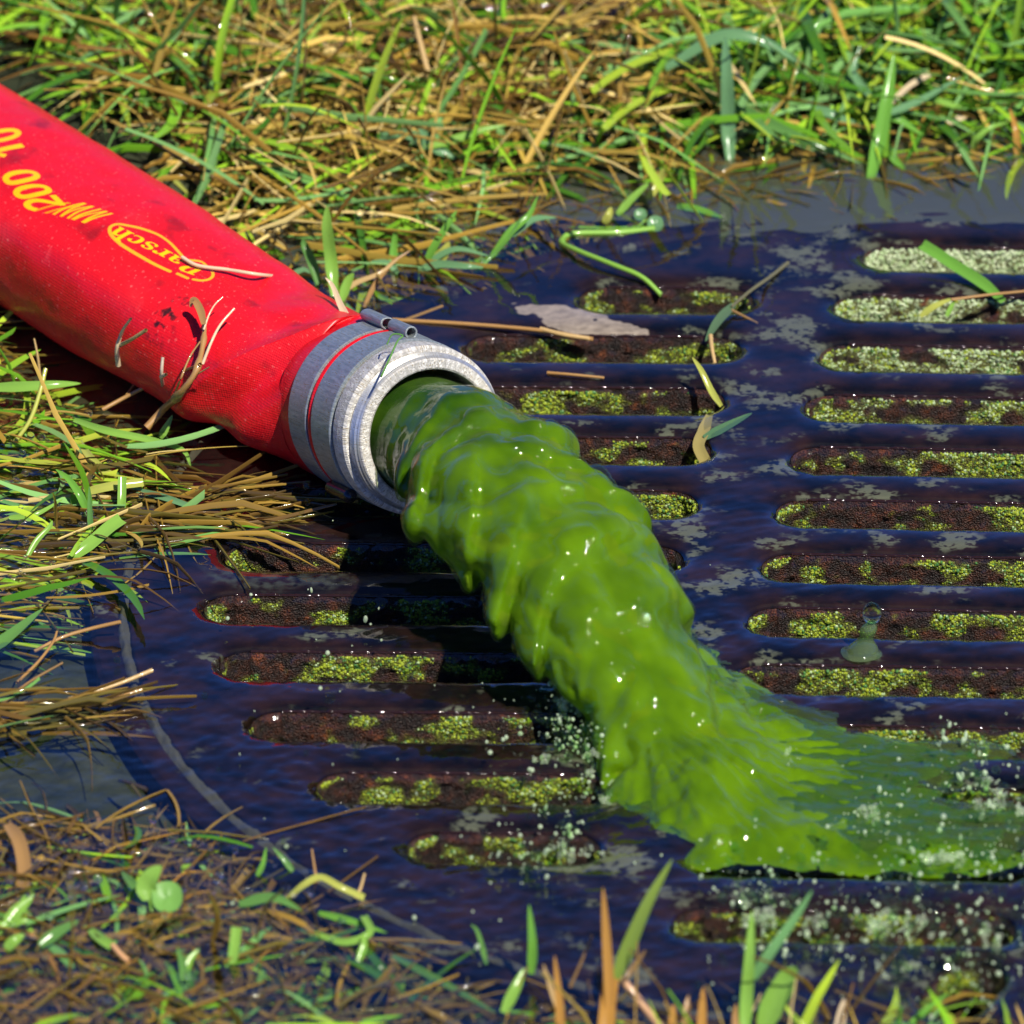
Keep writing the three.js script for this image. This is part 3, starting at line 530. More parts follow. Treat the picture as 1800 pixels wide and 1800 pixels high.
// ------------------------------------------------------------------ splashes: drops in the air and beads
{
  const drop = new THREE.IcosahedronGeometry(1, 2); drop.computeVertexNormals();
  const glass = new THREE.MeshPhysicalMaterial({ color: new THREE.Color(0.86, 0.98, 0.72), roughness: 0.03, transmission: 1, thickness: 0, ior: 1.4 });
  const D = new THREE.Object3D();
  const milky = glass.clone(); milky.color = new THREE.Color(0.86, 0.97, 0.72); milky.transmission = 0.72; milky.roughness = 0.75; milky.clearcoat = 1; milky.clearcoatRoughness = 0.03;
  glass.color = new THREE.Color(0.92, 1, 0.85);
  const spray = (label, all) => {
    const t = thing('spray_drops', label, 'spray', null, 'stuff'), milk = all.map((d) => d[1] < px(4.5) && rnd() < 0.5);
    for (const kind of [0, 1]) {
    const list = all.filter((_, i) => milk[i] === !!kind), m = shaded(new THREE.InstancedMesh(drop, kind ? milky : glass, list.length)); m.name = kind ? 'milky_drops' : 'clear_drops'; m.userData.kind = 'stuff'; t.add(m);
    list.forEach(([p, r, e], i) => { D.position.copy(p); D.rotation.set(rnd() * 0.6, rnd() * 6, rnd() * 0.6); const st = e ?? (rnd() < 0.2 ? rr(1.5, 2.8) : rr(0.8, 1.4)); D.scale.set(r, r * st, r * rr(0.85, 1.1)); D.updateMatrix(); m.setMatrixAt(i, D.matrix); });
    }
  };
  // strings of drops thrown up along short arcs from a point
  const arcs = (list, x, y, n, reach, lift, rmin, rmax, dirx = 0, steps = 9) => {
    for (let a = 0; a < n; a++) {
      const g0 = at(x + gauss() * reach * 0.5, y + gauss() * reach * 0.25), th = rnd() * 6.283, L = px(rr(0.2, 1) * reach), hp = px(rr(0.15, 1) * lift), k0 = 2 + Math.floor(rnd() * steps);
      for (let k = 0; k < k0; k++) { const t = (k + rnd() * 0.7) / steps * 1.15, p = g0.clone().add(V(Math.cos(th) * L * t + px(dirx) * t, 0.004 + 4 * hp * t * (1 - t * 0.8), Math.sin(th) * L * t)); if (p.y > 0.003) list.push([p.add(V(gauss() * 0.002, gauss() * 0.002, gauss() * 0.002)), px(rmin * 0.6 + (rmax - rmin * 0.6) * Math.pow(rnd(), 3.2))]); }
    }
  };
  const A = []; arcs(A, 1020, 1320, 44, 150, 60, 1.5, 7, -40); arcs(A, 1040, 1240, 14, 90, 55, 1.5, 6, -60); arcs(A, 1000, 1430, 12, 120, 30, 2, 8, -30);
  for (let i = 0; i < 70; i++) { const t = rnd(); A.push([at(mix(945, 1075, t) + gauss() * 40, mix(1200, 1400, t) + gauss() * 60, px(rr(4, 60))), px(1.3 + 6 * Math.pow(rnd(), 2))]); }
  spray('spray of clear drops flying up where the jet meets the grate, on its left', A);
  const B = []; arcs(B, 1690, 1410, 34, 230, 130, 1.6, 8, 60); arcs(B, 1720, 1530, 36, 230, 100, 1.6, 8, 40); arcs(B, 1540, 1460, 14, 200, 70, 1.6, 6, 40);
  for (let i = 0; i < 90; i++) B.push([at(rr(1480, 1830), rr(1300, 1560), px(rr(4, 70))), px(1.3 + 7 * Math.pow(rnd(), 3))]);
  spray('spray of drops above the far right end of the green water', B);
  const C = []; arcs(C, 1340, 1590, 34, 220, 70, 1.6, 8, 40); arcs(C, 1550, 1640, 52, 320, 90, 1.6, 9, 60); arcs(C, 1720, 1700, 36, 260, 60, 1.6, 9, 30); arcs(C, 1400, 1680, 12, 230, 40, 1.6, 6, 30);
  for (let i = 0; i < 150; i++) C.push([at(rr(1230, 1830), rr(1530, 1790), px(rr(4, 60))), px(1.3 + 7 * Math.pow(rnd(), 3))]);
  spray('wide spray of drops in front of the green water, lower right', C);
  const E = []; for (let i = 0; i < 130; i++) E.push([at(rr(380, 1250), rr(900, 1720), px(rr(6, 60))), px(1.2 + 4.5 * Math.pow(rnd(), 2.5))]);
  arcs(E, 930, 1530, 16, 110, 40, 2, 8); arcs(E, 1010, 1480, 8, 60, 30, 2, 8);
  for (const [x, y, r, h] of [[721, 1178, 13, 6], [1002, 1068, 5, 70], [1018, 1132, 6, 60], [922, 1130, 9, 40], [935, 1136, 7, 45], [538, 853, 6, 60], [540, 883, 5, 50], [743, 968, 6, 40], [206, 1160, 6, 20], [299, 1246, 5, 20], [580, 1228, 9, 30], [626, 1309, 7, 20], [360, 1222, 5, 10]]) E.push([at(x, y, px(h)), px(r), 1.5]);
  spray('single drops scattered in the air over the left side of the grate', E);
  // froth: torn blobs of water thrown up with the drops
  const blobs = [0, 1, 2].map((q) => { const b = new THREE.IcosahedronGeometry(1, 5), p = b.attributes.position; for (let i = 0; i < p.count; i++) { const x = p.getX(i), y = p.getY(i), z = p.getZ(i), k = 0.75 + 0.9 * noise(x * 1.2 + q * 9, y * 1.2, z * 1.2) + 0.16 * noise(x * 2.6, y * 2.6 + q * 5, z * 2.6); p.setXYZ(i, x * k, y * k, z * k); } const w = b.clone(); w.deleteAttribute('normal'); w.deleteAttribute('uv'); const m = mergeVertices(w); m.computeVertexNormals(); return m; });
  const frothMat = glass.clone(); frothMat.color = new THREE.Color(0.90, 0.97, 0.80); frothMat.transmission = 0.86; frothMat.roughness = 0.03; frothMat.ior = 1.5;
  const froth = (label, list) => {
    const t = thing('froth', label, 'splash', null, 'stuff');
    blobs.forEach((b, q) => { const l = list.filter((_, i) => i % 3 === q), m = shaded(new THREE.InstancedMesh(b, frothMat, l.length)); m.name = 'torn_blobs'; m.userData.kind = 'stuff'; t.add(m); l.forEach(([p, r, st], i) => { D.position.copy(p); D.rotation.set(rnd() * 0.8, rnd() * 6, gauss() * 0.5); D.scale.set(r * rr(0.7, 1.4), r * st, r * rr(0.6, 1.1)); D.updateMatrix(); m.setMatrixAt(i, D.matrix); }); });
  };
  const blobList = (n, spots) => { const l = []; for (let i = 0; i < n; i++) { const [x, y, sx, sy, h, r0, r1] = spots[Math.floor(rnd() * spots.length)]; l.push([at(x + gauss() * sx, y + gauss() * sy, px(rr(2, h))), px(mix(r0, r1, Math.pow(rnd(), 2))), rr(0.5, 2.6)]); } return l; };
  froth('pale torn froth flying up at the left foot of the jet', blobList(34, [[1000, 1250, 40, 50, 50, 3, 11], [1040, 1330, 40, 45, 40, 3, 13], [950, 1335, 25, 10, 20, 3, 8], [1070, 1400, 30, 25, 20, 3, 11]]));
  froth('pale green torn froth over the far right end of the flow', blobList(60, [[1740, 1400, 60, 60, 70, 3, 14], [1700, 1500, 80, 50, 60, 3, 15], [1640, 1510, 60, 20, 40, 3, 12], [1530, 1430, 50, 20, 30, 3, 12], [1400, 1330, 40, 20, 30, 2, 8]]));
  froth('pale green torn froth and splashes in front of the flow, lower right', blobList(80, [[1340, 1610, 60, 30, 50, 3, 13], [1300, 1590, 70, 14, 16, 4, 14], [1560, 1620, 90, 40, 60, 3, 14], [1730, 1640, 60, 60, 70, 3, 15], [1430, 1620, 60, 20, 30, 3, 12], [1560, 1700, 90, 30, 40, 2, 9], [1010, 1500, 60, 14, 20, 3, 9]]));
  // the crown splash with its round drop
  const crown = thing('crown_splash', 'small upright splash column with a round clear drop on top, right of the jet', 'splash');
  const b = at(1515, 1150), prof = []; for (let k = 0; k <= 20; k++) { const t = k / 20; prof.push(new THREE.Vector2(Math.max(0.0002, px(mix(34, 8, Math.pow(t, 0.4)) + 3 * Math.sin(t * 11))), px(t * 66))); }
  const cg = new THREE.LatheGeometry(prof, 40), cp = cg.attributes.position; for (let i = 0; i < cp.count; i++) { const y = cp.getY(i), k = 1 + 0.22 * noise(cp.getX(i) * 60, y * 60, cp.getZ(i) * 60 + 3); cp.setX(i, cp.getX(i) * k + y * 0.25); cp.setZ(i, cp.getZ(i) * k); } cg.computeVertexNormals();
  const tinted = glass.clone(); tinted.color = new THREE.Color(0.55, 0.78, 0.36); tinted.transmission = 0.9; tinted.roughness = 0.04; tinted.ior = 1.6;
  const col = part('water_column', cg, tinted, crown); col.position.copy(b).setY(0.001);
  const solid = glass.clone(); solid.thickness = 0.003; solid.ior = 1.33; solid.roughness = 0;
  const top = part('drop', new THREE.SphereGeometry(px(16), 28, 20), solid, crown); top.scale.set(1, 1.25, 1); top.position.copy(b).add(V(px(16), px(80), 0));
}

// ------------------------------------------------------------------ grass: cut, matted and wet
const GREENS = [[0.11, 0.28, 0.010], [0.17, 0.38, 0.014], [0.27, 0.48, 0.022], [0.16, 0.36, 0.08], [0.05, 0.16, 0.008], [0.36, 0.50, 0.03], [0.20, 0.40, 0.12]];
const STRAWS = [[0.54, 0.36, 0.08], [0.36, 0.22, 0.035], [0.66, 0.50, 0.19], [0.17, 0.09, 0.014], [0.36, 0.25, 0.04], [0.09, 0.048, 0.010]];
const BROWNS = [[0.13, 0.070, 0.012], [0.20, 0.12, 0.018], [0.07, 0.042, 0.010], [0.27, 0.165, 0.025], [0.11, 0.085, 0.012]];
const wetLeaf = new THREE.MeshPhysicalMaterial({ color: 0xffffff, roughness: 0.95, transmission: 0.16, thickness: 0, specularIntensity: 0.25, clearcoat: 0.7, clearcoatRoughness: 0.07, side: THREE.DoubleSide });
const wetStraw = new THREE.MeshPhysicalMaterial({ color: 0xffffff, roughness: 0.7, specularIntensity: 0.25, clearcoat: 0.9, clearcoatRoughness: 0.06 });

function unitBlade(bend, curl, kink, tip) {                           // unit length along x, unit width along z
  const n = 7, pos = [], idx = [];
  for (let i = 0; i <= n; i++) {
    const t = i / n, w = 0.5 * Math.min(1, 0.6 + 2 * t) * (tip ? Math.pow(1 - Math.pow(t, tip), 0.7) : 1) + 0.015, y = bend * 1.6 * (t - t * t) + kink * Math.max(0, t - 0.55), z = curl * t * t;
    pos.push(t, y + 0.004, z - w, t, y - 0.008 * w * 2, z, t, y + 0.004, z + w);
  }
  for (let i = 0; i < n; i++) for (let k = 0; k < 2; k++) { const a = i * 3 + k, b = a + 3; idx.push(a, a + 1, b, b, a + 1, b + 1); }
  return geom(pos, idx);
}
function unitStalk(bend, curl, kink) {                                // round stem
  const n = 6, m = 5, pos = [], idx = [];
  for (let i = 0; i <= n; i++) { const t = i / n, r = 0.5 * (1 - 0.45 * t) * (i === 3 ? 1.25 : 1), y = bend * 1.6 * (t - t * t) + kink * Math.max(0, t - 0.5), z = curl * t * t; for (let k = 0; k < m; k++) { const a = k / m * 6.2832; pos.push(t, y + 0.022 * Math.cos(a) * r * 2, z + Math.sin(a) * r); } }
  for (let i = 0; i < n; i++) for (let k = 0; k < m; k++) { const a = i * m + k, b = i * m + (k + 1) % m; idx.push(a, b, a + m, b, b + m, a + m); }
  return geom(pos, idx);
}
const BLADES = [unitBlade(0.06, 1, 0, 3), unitBlade(0.14, -3, -0.2, 2.5), unitBlade(0.03, 5, 0.1, 4), unitBlade(0.10, -1, -0.4, 3), unitBlade(0.22, 2, -0.3, 2), unitBlade(0.04, -6, 0, 0)];
const STALKS = [unitStalk(0.04, 4, 0), unitStalk(0.10, -7, -0.25), unitStalk(0.02, 2, 0.15), unitStalk(0.14, 9, -0.3)];
const hoseClear = (p) => { for (const c of hosePath) { const dx = p.x - c.x, dz = p.z - c.z; if (dx * dx + dz * dz < (p.x < c.x && p.z > c.z - 0.03 ? 0.083 * 0.083 : 0.06 * 0.06)) return false; } return true; };
const MAT = {};
// scatter(...) fills a region with cut blades: every mass is one group whose parts are its green blades and its straw
function scatter(label, category, poly, count, o) {
  const g = thing(o.name ?? 'grass', label, category, null, 'stuff'), lists = {};
  let x0 = 1e9, x1 = -1e9, z0 = 1e9, z1 = -1e9; for (const p of poly) { x0 = Math.min(x0, p.x); x1 = Math.max(x1, p.x); z0 = Math.min(z0, p.z); z1 = Math.max(z1, p.z); }
  const D = new THREE.Object3D();
  D.rotation.order = 'YZX';
  for (let i = 0, tries = 0; i < count && tries < count * 12; tries++) {
    const x = rr(x0, x1), z = rr(z0, z1), sd = polySd(poly, x, z); if (sd > 0) continue;
    const dens = o.dens ? o.dens(x, z) : 1; if (rnd() > dens * sstep(0, -(o.edge ?? 0.02), sd - 0.004)) continue;
    if (!hoseClear({ x, z })) continue;
    const pg = clamp(o.green(x, z)), isG = rnd() < pg, stalk = !isG && rnd() < 0.55 || isG && rnd() < 0.08;
    const kind = (isG ? 'g' : 's') + (stalk ? 'S' : 'B') + Math.floor(rnd() * (stalk ? STALKS.length : BLADES.length));
    const len = rr(...o.len) * (stalk ? 1.25 : 1) * (isG ? 1.15 : 1), w = (o.wide ?? 1) * (stalk ? rr(0.0009, 0.0022) : isG ? mix(0.0022, 0.0072, Math.pow(rnd(), 1.6)) : mix(0.0012, 0.005, Math.pow(rnd(), 1.8)));
    const gh = Math.max(soilH(x, z), o.floor ?? -1), y = gh + Math.pow(rnd(), o.pile ?? 1) * o.h;
    let yaw = rnd() * 6.283; if (o.yaw !== undefined && rnd() < 0.7) yaw = o.yaw + gauss() * 0.7 + (rnd() < 0.5 ? Math.PI : 0);
    const up = rnd() < (o.stand ?? 0.08) ? rr(0.5, 1.25) : gauss() * (o.tilt ?? 0.22);
    D.position.set(x, y, z); D.rotation.set(gauss() * 0.7, yaw, up); D.scale.set(len, len * (rnd() < 0.5 ? 1 : 0.6), w); D.updateMatrix();
    const base = isG ? (o.greens ?? GREENS) : (o.straws ?? STRAWS), c = base[Math.floor(rnd() * base.length)], k = rr(0.7, 1.25);
    (lists[kind] ??= []).push([D.matrix.clone(), c.map((v) => v * k)]);
    i++;
  }
  for (const kind of Object.keys(lists).sort()) {
    const L = lists[kind], geo = (kind[1] === 'S' ? STALKS : BLADES)[+kind[2]], m = shaded(new THREE.InstancedMesh(geo, kind[0] === 'g' ? wetLeaf : wetStraw, L.length)), C = new THREE.Color();
    L.forEach(([mt, c], i) => { m.setMatrixAt(i, mt); m.setColorAt(i, C.setRGB(...c)); });
    m.name = kind[0] === 'g' ? 'green_blades' : 'straw'; m.userData.kind = 'stuff'; g.add(m);
  }
}
const TOP = P2([[-500, -500], [2400, -500], [2400, 250], [1800, 240], [1650, 255], [1500, 262], [1300, 285], [1050, 315], [900, 350], [760, 385], [660, 430], [560, 480], [480, 490], [400, 430], [200, 270], [0, 130], [-500, -160]]);
const eastGreen = (x, z) => { const q = sstep(0.06, 0.16, x), w = sstep(-0.16, -0.26, x); return 0.26 + 0.5 * q + 0.38 * w + 0.35 * fbm(x * 7, z * 7, 3, 2); };
scatter('bank of wet mown grass and straw behind the hose and the puddle', 'grass', TOP, 16000, { len: [0.03, 0.10], h: 0.030, green: eastGreen, edge: 0.03, tilt: 0.25, stand: 0.07 });
scatter('brown straw lying drowned along the far edge of the puddle', 'straw', P2([[560, 500], [520, 430], [700, 330], [1000, 280], [1500, 240], [1900, 220], [1900, 300], [1650, 300], [1450, 340], [1250, 355], [1050, 365], [900, 400], [760, 450], [640, 520]]), 2300, { name: 'straw', floor: -0.010, len: [0.02, 0.07], h: 0.011, green: () => 0.10, straws: BROWNS, edge: 0.03, tilt: 0.08, stand: 0, dens: (x, z) => 0.7 + fbm(x * 20, z * 20, 1, 2) });
const LEFT = P2([[-500, 370], [0, 590], [110, 655], [230, 730], [320, 790], [400, 830], [390, 855], [290, 880], [235, 930], [190, 1000], [150, 1050], [60, 1090], [-20, 1120], [-500, 1180]]);
scatter('mat of wet grass clippings at the near side of the hose, left', 'grass', LEFT, 1500, { floor: -0.011, len: [0.025, 0.075], h: 0.019, pile: 1.5, greens: [...GREENS, [0.36, 0.50, 0.03], [0.40, 0.46, 0.04]], green: (x, z) => 0.44 + 0.3 * fbm(x * 9, z * 9, 8, 2), edge: 0.035, tilt: 0.14, stand: 0.04, straws: [...STRAWS, ...BROWNS], yaw: -0.1 });
scatter('thin drowned straws trailing over the rim of the grate, left', 'straw', P2([[200, 900], [420, 800], [560, 860], [520, 930], [380, 960], [200, 1010], [120, 1060]]), 130, { name: 'straw', floor: 0.0005, len: [0.03, 0.09], h: 0.004, green: () => 0.12, straws: BROWNS, tilt: 0.03, stand: 0, yaw: 0.15 });
scatter('bundle of dead straw floating in the puddle at the left edge', 'straw', P2([[-200, 1235], [60, 1235], [190, 1250], [200, 1275], [100, 1305], [0, 1310], [-200, 1330]]), 90, { name: 'straw', floor: 0.000, len: [0.025, 0.07], h: 0.010, green: () => 0.03, straws: BROWNS, tilt: 0.15, stand: 0.02, yaw: 0.25 });
const LOW = P2([[-400, 1430], [0, 1425], [200, 1430], [340, 1440], [450, 1470], [480, 1500], [420, 1530], [520, 1590], [640, 1610], [735, 1650], [700, 1690], [560, 1690], [420, 1720], [360, 1800], [300, 2000], [-400, 2000]]);
scatter('drowned brown grass mat in the near left corner', 'grass', LOW, 2300, { floor: -0.013, len: [0.02, 0.06], h: 0.0175, pile: 1.3, green: (x, z) => 0.13 + 0.22 * fbm(x * 12, z * 12, 5, 2), edge: 0.03, tilt: 0.09, stand: 0.01, straws: [...BROWNS, ...BROWNS, [0.30, 0.15, 0.02]] });
scatter('sparse dead straw under water along the near edge', 'straw', P2([[340, 1700], [700, 1700], [900, 1740], [1300, 1760], [1700, 1780], [1700, 2000], [300, 2000]]), 900, { name: 'straw', floor: -0.008, len: [0.02, 0.06], h: 0.010, green: () => 0.15, straws: BROWNS, tilt: 0.12, stand: 0.02, edge: 0.03 });
scatter('low grass stubble along the near right edge of the frame', 'grass', P2([[950, 1850], [1500, 1800], [1800, 1840], [2300, 2000], [900, 2000]]), 330, { floor: -0.004, len: [0.02, 0.05], h: 0.012, green: () => 0.45, tilt: 0.25, stand: 0.25 });
scatter('thin brown grass drowned under the water beside the hose, left', 'straw', P2([[-300, 420], [0, 540], [250, 690], [420, 790], [520, 850], [420, 880], [240, 950], [150, 1060], [-300, 1170]]), 900, { name: 'straw', floor: -0.012, len: [0.02, 0.07], h: 0.010, green: () => 0.12, straws: BROWNS, tilt: 0.05, stand: 0, edge: 0.03, yaw: 0 });
// the lawn goes on outside the picture
const OUTER = [V(-1.9, 0, -2.2), V(2.1, 0, -2.2), V(2.1, 0, 1.9), V(-1.9, 0, 1.9)], FRAMED = P2([[-450, -450], [2350, -450], [2600, 600], [2500, 2000], [-400, 2000]]);
scatter('mown lawn around the grate and the puddle', 'grass', OUTER, 42000, { len: [0.025, 0.08], h: 0.03, green: (x, z) => 0.5 + 0.4 * fbm(x * 3, z * 3, 4, 2), stand: 0.15, dens: (x, z) => (polySd(FRAMED, x, z) > 0 && soilH(x, z) > -0.006 ? 1 : 0) });

{ // flattened beads of water clinging to the wet blades
  const g = new THREE.SphereGeometry(1, 20, 12), D = new THREE.Object3D(), H = SUN.clone().add(camera.position.clone().normalize()).normalize(), N = V(), Y = V(0, 1, 0);
  const beads = (label, poly, count, lo, hi) => {
    const m = shaded(new THREE.InstancedMesh(g, new THREE.MeshPhysicalMaterial({ color: new THREE.Color(1, 1, 1), roughness: 0.03, transmission: 1, thickness: 0.001, ior: 1.4 }), count)); m.name = numbered('water_beads');
    let x0 = 1e9, x1 = -1e9, z0 = 1e9, z1 = -1e9; for (const p of poly) { x0 = Math.min(x0, p.x); x1 = Math.max(x1, p.x); z0 = Math.min(z0, p.z); z1 = Math.max(z1, p.z); }
    for (let i = 0; i < count;) { const x = rr(x0, x1), z = rr(z0, z1); if (polySd(poly, x, z) > -0.005 || !hoseClear({ x, z }) || fbm(x * 16, z * 16, 4, 2) < rr(-0.35, 0.25)) continue; const r = rr(0.0011, 0.0026);
      N.copy(H).add(V(gauss(), gauss(), gauss()).multiplyScalar(0.30)).normalize(); D.position.set(x, Math.max(soilH(x, z), -0.004) + rr(lo, hi), z); D.quaternion.setFromUnitVectors(Y, N); D.scale.set(r, r * 0.3, r * rr(0.8, 1.1)); D.updateMatrix(); m.setMatrixAt(i++, D.matrix); }
    scene.add(tag(m, label, 'water beads', null, 'stuff'));
  };
  beads('glinting water beads on the straw behind the coupling and the puddle', P2([[420, 420], [330, 250], [480, 180], [900, 150], [1300, 180], [1800, 160], [1800, 250], [1300, 290], [950, 340], [700, 420], [560, 480]]), 170, 0.008, 0.026);
  beads('glinting water beads on the grass clippings near the hose, left', P2([[0, 600], [120, 680], [320, 800], [390, 840], [230, 930], [160, 1030], [0, 1080]]), 80, 0.004, 0.014);
  beads('glinting water beads on the drowned brown mat, near left corner', P2([[0, 1440], [200, 1440], [440, 1480], [640, 1620], [720, 1650], [560, 1690], [400, 1720], [320, 1800], [0, 1800]]), 130, 0.004, 0.014);
}

// ------------------------------------------------------------------ single blades, stalks and plants that stand out
const leafMat = (c, r = 0.18) => MAT[c.join() + r] ??= new THREE.MeshPhysicalMaterial({ color: new THREE.Color().setRGB(...c), roughness: 0.9, transmission: 0.25, thickness: 0, clearcoat: 0.6, clearcoatRoughness: r, side: THREE.DoubleSide });
const stemMat = (c) => MAT['s' + c.join()] ??= new THREE.MeshPhysicalMaterial({ color: new THREE.Color().setRGB(...c), roughness: 0.55, clearcoat: 0.7, clearcoatRoughness: 0.12 });
const G1 = [0.12, 0.33, 0.02], G2 = [0.20, 0.40, 0.04], G3 = [0.08, 0.22, 0.03], G4 = [0.11, 0.26, 0.10], Y1 = [0.40, 0.42, 0.06], S1 = [0.50, 0.33, 0.13], S2 = [0.34, 0.18, 0.05], S3 = [0.20, 0.11, 0.03], S4 = [0.62, 0.48, 0.30], O1 = [0.42, 0.20, 0.02];
const line = (pts) => new THREE.CatmullRomCurve3(pts.map((p) => (p.isVector3 ? p : at(p[0], p[1], px(p[2] ?? 8)))), false, 'centripetal');
function ribbon(pts, w, tip = 2.2, roll = 0) {                        // a folded leaf blade; w in photograph pixels
  const c = line(pts), n = 22, pos = [], idx = [], view = camera.position.clone().normalize(), face = V(0, 1, 0).lerp(V(Math.sin(roll), 0.3, Math.cos(roll)), 0.55).normalize();
  for (let i = 0; i <= n; i++) {
    const t = i / n, p = c.getPoint(t), T = c.getTangent(t), s = V().crossVectors(T, face).normalize(), nn = V().crossVectors(s, T);
    const k = px(w) * 0.5 * Math.min(1, 0.55 + 1.8 * t) * (tip ? Math.pow(Math.max(0, 1 - Math.pow(t, tip)), 0.75) : 1) + px(0.6);
    for (const q of [-1, -0.5, 0, 0.5, 1]) { const v = p.clone().addScaledVector(s, q * k).addScaledVector(nn, k * (0.35 * Math.abs(q) - 0.15) + 0.04 * k * noise(t * 9, q * 3, w)); pos.push(v.x, v.y, v.z); }
  }
  for (let i = 0; i < n; i++) for (let q = 0; q < 4; q++) { const a = i * 5 + q, b = a + 5; idx.push(a, a + 1, b, b, a + 1, b + 1); }
  return geom(pos, idx);
}
function stem(pts, w0, w1, nodes = []) {                              // a round stalk tapering from w0 to w1 pixels, thicker at its nodes
  const c = line(pts), n = 30, m = 8, pos = [], idx = [], ref = V(0.3, 1, 0.2).normalize();
  for (let i = 0; i <= n; i++) { const t = i / n, p = c.getPoint(t), T = c.getTangent(t), s = V().crossVectors(T, ref).normalize(), u = V().crossVectors(s, T); let r = px(mix(w0, w1, t)) * 0.5 * (1 + 0.12 * noise(t * 14, w0, 2)); for (const q of nodes) r *= 1 + 0.6 * Math.exp(-Math.pow((t - q) / 0.025, 2)); for (let k = 0; k < m; k++) { const a = k / m * 6.2832, v = p.clone().addScaledVector(s, r * Math.cos(a)).addScaledVector(u, r * Math.sin(a)); pos.push(v.x, v.y, v.z); } }
  for (let i = 0; i < n; i++) for (let k = 0; k < m; k++) { const a = i * m + k, b = i * m + (k + 1) % m; idx.push(a, b, a + m, b, b + m, a + m); }
  return geom(pos, idx);
}
const plant = (name, label, category, parts, group) => { const t = thing(name, label, category, group, 'thing'); for (const [n, g, m] of parts) part(n, g, m, t); return t; };
const B = (pts, w, c, tip, roll) => ['blade', ribbon(pts, w, tip, roll), leafMat(c)], S = (pts, w0, w1, c, nodes) => ['stalk', stem(pts, w0, w1, nodes), stemMat(c)];
const one = (name, label, category, [, g, m]) => { const o = shaded(new THREE.Mesh(g, m)); o.name = numbered(name); scene.add(tag(o, label, category, null, 'thing')); return o; };

// against the hose
const HO = (x, y, u) => hoseOver(x, y, u);
plant('dry_stalk', 'branching dry brown stalk leaning against the near side of the hose', 'dry stalk', [
  S([[258, 752, 14], [285, 722, 40], HO(318, 690, 26), HO(343, 655, 18), HO(356, 610, 16), HO(359, 572, 18), HO(352, 540, 22)], 15, 7, S2, [0.3, 0.55, 0.72]), S([HO(356, 640, 18), HO(372, 600, 20), HO(388, 570, 24), HO(412, 542, 32)], 6, 4, S4),
  S([[300, 715, 50], HO(318, 665, 30), HO(335, 625, 24), HO(352, 600, 18)], 5, 3, S2), S([HO(335, 665, 20), HO(368, 645, 26)], 4, 2, S1), B([HO(358, 570, 20), HO(352, 545, 26), HO(340, 527, 30), HO(334, 540, 20)], 13, S2, 3), S([HO(358, 580, 18), HO(368, 552, 26), HO(378, 535, 30), HO(392, 522, 36)], 4, 2, S4)]);
plant('dry_stalk', 'long bare straw slanting from the grass up to the hose', 'dry stalk', [S([[180, 720, 12], [232, 692, 34], [285, 668, 80], HO(352, 640, 24)], 8, 6, S2), S([[222, 695, 30], [240, 672, 42], [262, 658, 60]], 5, 3, S2)]);
plant('dry_twig', 'small forked dry twig standing in front of the hose, upper left', 'twig', [S([HO(208, 642, 16), HO(206, 612, 18), HO(214, 585, 26), HO(230, 560, 40)], 10, 5, S4), S([HO(209, 608, 18), HO(232, 596, 26), HO(257, 580, 36)], 8, 7, S1)]);
plant('dry_twig', 'short grey stub of straw standing against the lower edge of the hose', 'twig', [S([[289, 690, 60], HO(284, 655, 24), HO(286, 628, 24)], 7, 6, [0.42, 0.34, 0.25]), S([HO(284, 662, 26), HO(292, 658, 30)], 9, 6, S4)]);
one('loose_straw', 'pale straw lying across the hose over the end of the yellow logo', 'straw', S([HO(320, 452, 6), HO(345, 466, 6), HO(400, 474, 10), HO(450, 482, 14), [504, 487, 190]], 7, 7, S4));
one('straw_sheath', 'pointed straw sheath standing on the hose just behind the upper clamp', 'straw', B([[621, 580, 215], [612, 562, 225], [598, 535, 240], [583, 500, 260], [572, 488, 270]], 15, S4, 1.3));
one('bent_grass', 'thin bent green stem lying over the collar of the coupling', 'grass stem', S([[670, 662, 350], [684, 632, 362], [700, 598, 380], [708, 590, 384], [690, 588, 384], [680, 606, 368]], 4, 2.5, G3));
// between the hose and the grate, behind
plant('grass_tuft', 'fresh green blades standing in the water just behind the hose', 'grass tuft', [B([[588, 520, 10], [582, 460, 60], [575, 400, 130], [575, 362, 170]], 22, G2, 4), B([[560, 500, 8], [548, 460, 40], [535, 430, 65], [532, 420, 75]], 17, G3, 2.5), B([[600, 530, 8], [612, 495, 40], [622, 480, 55]], 17, G2, 3), B([[596, 520, 8], [625, 498, 26], [668, 480, 40], [700, 455, 55]], 10, S1, 2), B([[640, 540, 4], [660, 500, 26], [690, 462, 50], [722, 440, 64]], 9, S2, 2), B([[500, 505, 10], [512, 485, 28], [535, 474, 38], [545, 480, 34]], 12, G4, 2)]);
plant('grass_tuft', 'spiky green tuft rising from the water beside a small leafy weed, behind the coupling', 'grass tuft', [B([[745, 470, 6], [765, 430, 50], [790, 390, 90], [803, 370, 108]], 15, G1, 2), B([[735, 475, 6], [770, 465, 20], [820, 468, 26], [850, 470, 20]], 16, G4, 2), B([[740, 470, 6], [800, 438, 40], [860, 450, 30]], 12, G4, 2), B([[762, 465, 8], [780, 445, 30], [790, 425, 50]], 26, Y1, 2), B([[690, 470, 5], [692, 440, 30], [696, 400, 70]], 14, G1, 3), B([[700, 480, 5], [680, 462, 20], [650, 460, 20]], 13, G4, 2)]);
